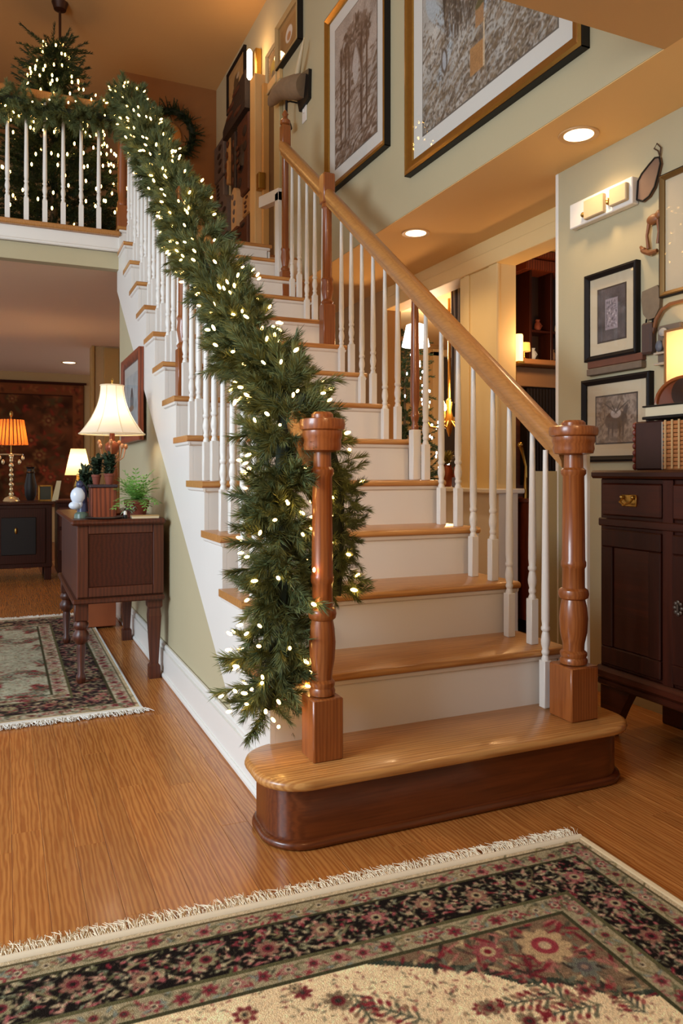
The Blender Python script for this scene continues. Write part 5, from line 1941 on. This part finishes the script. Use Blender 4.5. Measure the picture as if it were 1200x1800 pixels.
emit('photo', G().box(0.30, 0.395, 7.608, 7.615, 0.73, 0.85), pm('dark_photo', C(50, 54, 44), 0.3), pf)
solo('leaning_card', G().prism([(0.0, 0.0), (0.055, 0.0), (0.085, 0.19), (0.045, 0.19)], 'xz', 7.58, 7.59, Matrix.Translation((0.40, 0, 0.715))), pm('cream_card', C(214, 196, 150), 0.7), 'cream card leaning at the right end of the low cabinet', 'card')
dv = thing('silhouette_vase', (0.20, 7.85, 0.715), 'added black vase shape for the dark silhouette beside the crystal lamp', 'vase')
emit('body', G().lathe([(0.03, 0), (0.05, 0.05), (0.056, 0.14), (0.035, 0.25), (0.03, 0.30), (0.042, 0.32)], (0.225, 7.85, 0.715), 20), BLACK, dv)  # invented vase shape, fills a dark silhouette next to the lamp
emit('neck_ring', G().lathe([(0.037, 0.26), (0.042, 0.268), (0.036, 0.276)], (0.225, 7.85, 0.715), 20), pm('dark_bronze', C(58, 40, 26), 0.4, 0.6), dv)

# wall hanging
tp = thing('tapestry', (0.3, 11.38, 0.66), 'large faded red-brown floral tapestry with border on the far left wall', 'tapestry')
rnd = random.Random(90)
P = Paint(2.4, 1.72, 0.016, K(84, 46, 26))
P.cloud(0.12, 0.18)
for i in range(520):
    P.ell(rnd.uniform(0.16, 2.4), rnd.uniform(0, 1.55), rnd.uniform(0.02, 0.07), rnd.uniform(0.012, 0.03), rnd.uniform(0, PI), rnd.choice([K(104, 52, 30), K(66, 44, 24), K(120, 66, 36), K(56, 34, 20), K(130, 44, 30), K(76, 62, 36)]), 0.7)
for i in range(30):
    rosette(P, rnd.uniform(0.2, 2.4), rnd.uniform(0.05, 1.5), rnd.uniform(0.05, 0.09), rnd.choice([K(128, 52, 32), K(112, 74, 40)]), K(90, 40, 26), K(140, 96, 56), rnd)
D = np.minimum(P.X, P.h - P.Y)
P.a[(D < 0.15)] = K(112, 60, 32)
for i in range(140):
    if i % 2:
        P.ell(rnd.uniform(0, 2.4), P.h - 0.075 + rnd.uniform(-.03, .03), 0.035, 0.016, rnd.uniform(0, PI), rnd.choice([K(136, 74, 40), K(84, 44, 26), K(126, 56, 34)]))
    else:
        P.ell(0.075 + rnd.uniform(-.03, .03), rnd.uniform(0, P.h), 0.035, 0.016, rnd.uniform(0, PI), rnd.choice([K(136, 74, 40), K(84, 44, 26), K(126, 56, 34)]))
P.a[(D < 0.012) | ((D > 0.145) & (D < 0.16))] = K(48, 26, 16)
P.build('woven_panel', (1.03, 11.36, 0.50), (-1, 0, 0), (0, 0, 1), painted('woven', 0.95, 0.05), tp)
emit('backing', G().box(-1.37, 1.03, 11.365, 11.40, 0.50, 2.22), pm('tapestry_back', C(60, 34, 20), 0.9), tp, 0)
emit('hanging_rod', G().tube([(-1.42, 11.35, 2.235), (1.06, 11.35, 2.235)], 0.016, 8), DARKW, tp)

# ================================================================== DINING ROOM BEYOND THE STAIRS
win = struct('window_1', G().box(4.42, 4.50, 7.42, 7.50, 0.9, 2.35, 0.004).box(5.38, 5.46, 7.42, 7.50, 0.9, 2.35, 0.004).box(4.42, 5.46, 7.42, 7.50, 2.30, 2.38, 0.004).box(4.42, 5.46, 7.42, 7.50, 0.86, 0.92, 0.004), CREAM)
emit('sash_bar', G().box(4.50, 5.38, 7.45, 7.47, 1.58, 1.62), CREAM, win, 0)
emit('sash_bar', G().box(4.92, 4.95, 7.45, 7.47, 0.92, 2.30), CREAM, win, 0)
emit('window_pane', G().box(4.50, 5.38, 7.475, 7.49, 0.92, 2.30), pm('night_glass', C(70, 66, 60), 0.05, spec=0.6), win, 0)
cur = thing('curtain', (2.95, 4.55, 1.5), 'grey striped curtain panel hanging in the opening beside the cream column', 'curtain')
GRY = pm('grey_stripe', C(150, 138, 122), 0.9, var=0.1)
GRD = pm('grey_stripe_dark', C(70, 62, 58), 0.9)
g, g2 = G(), G()
for k in range(14):
    y = 4.40 + 0.022 * k
    (g if k % 2 else g2).tube([(2.95 + 0.012 * math.sin(k), y, 2.38), (2.955, y + 0.004, 2.0), (2.95 + 0.014 * math.sin(k * 2), y, 1.50 + 0.03 * math.sin(k * 0.5))], 0.0125, 8)
emit('pale_pleats', g, GRY, cur, 60, kind='stuff')
emit('dark_pleats', g2, GRD, cur, 60, kind='stuff')
emit('curtain_rod', G().tube([(2.95, 4.36, 2.385), (2.95, 5.26, 2.385)], 0.012, 8), BRASS, cur)

tree2 = thing('christmas_tree', (3.58, 6.55, 0), 'dark Christmas tree with cool white lights seen through the right balusters', 'tree')
xmas_tree(tree2, (3.58, 6.55, 0.0), 2.38, 0.55, 420, 150, 200, BULBME2, 41)
pn = thing('pendant_light', (3.364, 6.0, 2.1), 'bright white glass pendant lamp glowing in front of the dark tree', 'lamp')
emit('glass_shade', G().lathe([(0.125, 0), (0.085, 0.19), (0.03, 0.21)], (3.364, 5.95, 2.11), 24), pm('opal_glow', C(255, 255, 255), 0.4, emis=(0.90, 0.96, 1.0, 1), es=4), pn, 60)
emit('stem', G().tube([(3.364, 5.95, 2.31), (3.364, 5.95, CLO)], 0.012, 8), BRASS, pn)
point('pendant_glow', (3.364, 5.7, 2.05), 14, (1.0, 0.9, 0.75), 0.08)

ch = thing('chandelier', (3.35, 5.4, 1.4), 'brass chandelier with warm candle bulbs hanging in the dining room', 'chandelier')
CHX, CHY, CHZ = 3.37, 5.40, 1.40
emit('column', G().lathe([(0.012, CLO - 1.40), (0.012, 0.2), (0.03, 0.18), (0.018, 0.1), (0.04, 0.02), (0.02, -0.08), (0.006, -0.12)], (CHX, CHY, CHZ), 14), BRASS, ch)
for k in range(7):
    a = 2 * PI * k / 7 + 0.3
    ca, sa = math.cos(a), math.sin(a)
    P_ = lambda r, z: (CHX + r * ca, CHY + r * sa, CHZ + z)
    arm = emit('arm', G().tube([P_(0.02, 0.02), P_(0.09, -0.05), P_(0.17, -0.04), P_(0.21, 0.02)], 0.007, 8).lathe([(0.006, 0), (0.026, 0.008), (0.024, 0.014), (0.012, 0.016), (0.012, 0.09)], P_(0.21, 0.02), 10), BRASS, ch, 50)
    emit('bulb', G().ell(P_(0.21, 0.14), (0.018, 0.018, 0.034), 10, 8), pm('candle_bulb', C(255, 230, 170), 0.4, emis=(1, 0.70, 0.30, 1), es=16), arm)
point('chandelier_light', (CHX, CHY - 0.1, 1.62), 40, AMBER, 0.15)

gb = thing('gift_box', (3.45, 5.4, 0.885), 'red and blue-white wrapped parcels stacked behind the half wall', 'box')
emit('box', G().box(2.74, 2.84, 4.26, 4.36, 0.886, 0.95, 0.003), pm('blue_white', C(110, 110, 140), 0.6), gb)
emit('upper_box', G().box(2.75, 2.83, 4.27, 4.35, 0.95, 1.02, 0.003), pm('paper_red', C(170, 64, 54), 0.6), gb)
emit('bow', G().ell((2.79, 4.31, 1.035), (0.03, 0.03, 0.02), 10, 6), WHITE, gb)
vs_ = thing('decorated_vase', (2.79, 4.48, 0.885), 'dark vase with small green spray and red berries on the half wall cap', 'vase')
emit('body', G().lathe([(0.03, 0), (0.05, 0.06), (0.04, 0.12), (0.03, 0.14), (0.036, 0.15)], (2.79, 4.50, 0.886), 16), COP, vs_)
leafy(vs_, (2.79, 4.50, 1.03), 0.02, 0.05, 90, 0.09, 0.007, pm('olive_leaf', C(132, 124, 54), 0.6, var=0.3, vs=30), 95, 1.0)

# den behind the opening
den = thing('hutch', (3.3, 4.05, 1.7), 'dark brown wall hutch with open shelves and moulded cornice in the den', 'cabinet')
HB = pm('hutch_dark', C(42, 24, 18), 0.6)
emit('back', G().box(3.12, 3.9, 4.15, 4.172, 1.72, 2.30), HB, den)
for xx in (3.12, 3.29, 3.58, 3.88):
    emit('upright', G().box(xx, xx + 0.018, 4.02, 4.15, 1.72, 2.30, 0.002), DARKW, den)
emit('shelf', G().box(3.138, 3.88, 4.025, 4.148, 1.90, 1.915, 0.002), DARKW, den)
emit('cornice', G().box(3.05, 3.95, 3.97, 4.17, 2.375, CLO - 0.002, 0.006), REDW, den)
emit('cornice', G().box(3.08, 3.93, 4.0, 4.17, 2.30, 2.372, 0.006), REDW, den)
CLAY = pm('clay', C(150, 116, 86), 0.5)
for k, (xx, zz, lab, m_) in enumerate(((3.19, 1.726, 'small pale jug low in the left bay of the hutch', POR), (3.23, 1.917, 'brown jug on the middle shelf of the hutch at left', TER),
                                       (3.40, 1.917, 'white jug on the middle shelf of the hutch at right', WHITE), (3.35, 1.726, 'clay jug low in the right bay of the hutch', CLAY))):
    t = thing('jug', (xx, 4.08, zz), lab, 'jug', 'jugs on the den hutch')
    emit('body', G().lathe([(0.014, 0), (0.024, 0.022), (0.021, 0.05), (0.013, 0.065), (0.017, 0.078)], (xx, 4.08, zz), 14), m_, t)
    emit('handle', G().tube([(xx + 0.020, 4.08, zz + 0.02), (xx + 0.036, 4.08, zz + 0.04), (xx + 0.018, 4.08, zz + 0.062)], 0.003, 6), m_, t)
mt = thing('mantel_shelf', (3.4, 4.05, 1.5), 'tan wooden mantel with dark barred firebox in the den', 'mantel')
emit('shelf', G().box(3.02, 3.95, 3.97, 4.172, 1.68, 1.715, 0.005), pm('mantel_tan', C(150, 106, 66), 0.5), mt)
emit('frieze', G().box(3.06, 3.95, 4.08, 4.172, 1.55, 1.678, 0.003), pm('mantel_tan2', C(160, 122, 84), 0.6), mt)
emit('firebox', G().box(3.16, 3.95, 4.10, 4.172, 0.9, 1.548), pm('soot', C(30, 22, 20), 0.8), mt)
for k in range(10):
    emit('grate_bar', G().box(3.18 + 0.026 * k, 3.186 + 0.026 * k, 4.088, 4.099, 1.0, 1.54), pm('iron', C(64, 56, 54), 0.5, 0.5), mt, 0)
t = thing('candle_lamp', (3.02, 4.05, 1.68), 'glowing cream candle lamp on a bracket by the cream column', 'lamp')
emit('glass', G().lathe([(0.026, 0), (0.027, 0.01), (0.027, 0.16), (0.024, 0.17)], (2.965, 3.93, 1.685), 14), pm('candle_glow', C(255, 220, 160), 0.4, emis=(1, 0.62, 0.22, 1), es=2.4), t)
emit('bracket', G().box(2.94, 2.99, 3.90, 4.174, 1.665, 1.684, 0.003), BRASS, t)
t = thing('orange_lamp', (3.07, 4.0, 1.715), 'small orange glowing shade on the mantel beside the candle lamp', 'lamp')
emit('shade', G().lathe([(0.040, 0), (0.036, 0.055)], (3.068, 4.01, 1.765), 18), pm('orange_glow', C(255, 160, 60), 0.5, emis=(1, 0.42, 0.10, 1), es=1.2), t)
emit('base', G().lathe([(0.022, 0), (0.006, 0.01), (0.006, 0.05)], (3.068, 4.01, 1.716), 12), BRASS, t)
point('candle_light', (3.0, 3.70, 1.80), 5.5, AMBER, 0.04)
dk = thing('writing_desk', (3.1, 3.8, 0), 'red-brown writing desk with drawers behind the lower right balusters', 'desk')
emit('desk_top', G().box(2.88, 3.75, 3.66, 4.06, 0.80, 0.825, 0.005), REDW, dk)
emit('case', G().box(2.90, 3.72, 3.70, 4.04, 0.08, 0.80, 0.003), REDW, dk)
for k in range(3):
    d = emit('drawer', G().box(2.92, 3.24, 3.685, 3.70, 0.12 + 0.225 * k, 0.325 + 0.225 * k, 0.004), REDW, dk)
    emit('pull', G().ell((3.08, 3.678, 0.22 + 0.225 * k), (0.03, 0.01, 0.01), 8, 6), BRASS, d)
emit('foot', G().box(2.92, 3.70, 3.72, 4.02, 0, 0.08), DARKW, dk)
pf2 = thing('photo_frame', (3.0, 3.75, 0.825), 'pale blue photo frame standing on the red-brown desk', 'frame')
FX0, FX1, FY, FZ = 2.915, 3.02, 3.75, 0.8255
g = G().box(FX0, FX0 + 0.012, FY, FY + 0.012, FZ, FZ + 0.13).box(FX1 - 0.012, FX1, FY, FY + 0.012, FZ, FZ + 0.13).box(FX0, FX1, FY, FY + 0.012, FZ, FZ + 0.012).box(FX0, FX1, FY, FY + 0.012, FZ + 0.118, FZ + 0.13)
emit('frame', g, pm('pale_blue', C(176, 196, 220), 0.5), pf2)
emit('photo', G().box(FX0 + 0.012, FX1 - 0.012, FY + 0.004, FY + 0.009, FZ + 0.012, FZ + 0.118), pm('photo_grey', C(170, 164, 166), 0.4, var=0.3, vs=20), pf2)
sc2 = thing('brass_figure', (2.91, 3.85, 0.825), 'slim brass arm ornament standing behind the balusters on the desk', 'ornament')
emit('arm', G().tube([(2.92, 3.80, 0.8255), (2.92, 3.80, 1.02), (2.90, 3.80, 1.09), (2.875, 3.79, 1.14)], [0.018, 0.009, 0.010, 0.013], 8), BRASS, sc2, 60)
emit('knob', G().ell((2.872, 3.79, 1.152), 0.018, 10, 8), BRASS, sc2, 60)
print('objects', len(bpy.data.objects), 'tris approx', sum(len(o.data.polygons) for o in bpy.data.objects if o.type == 'MESH'))
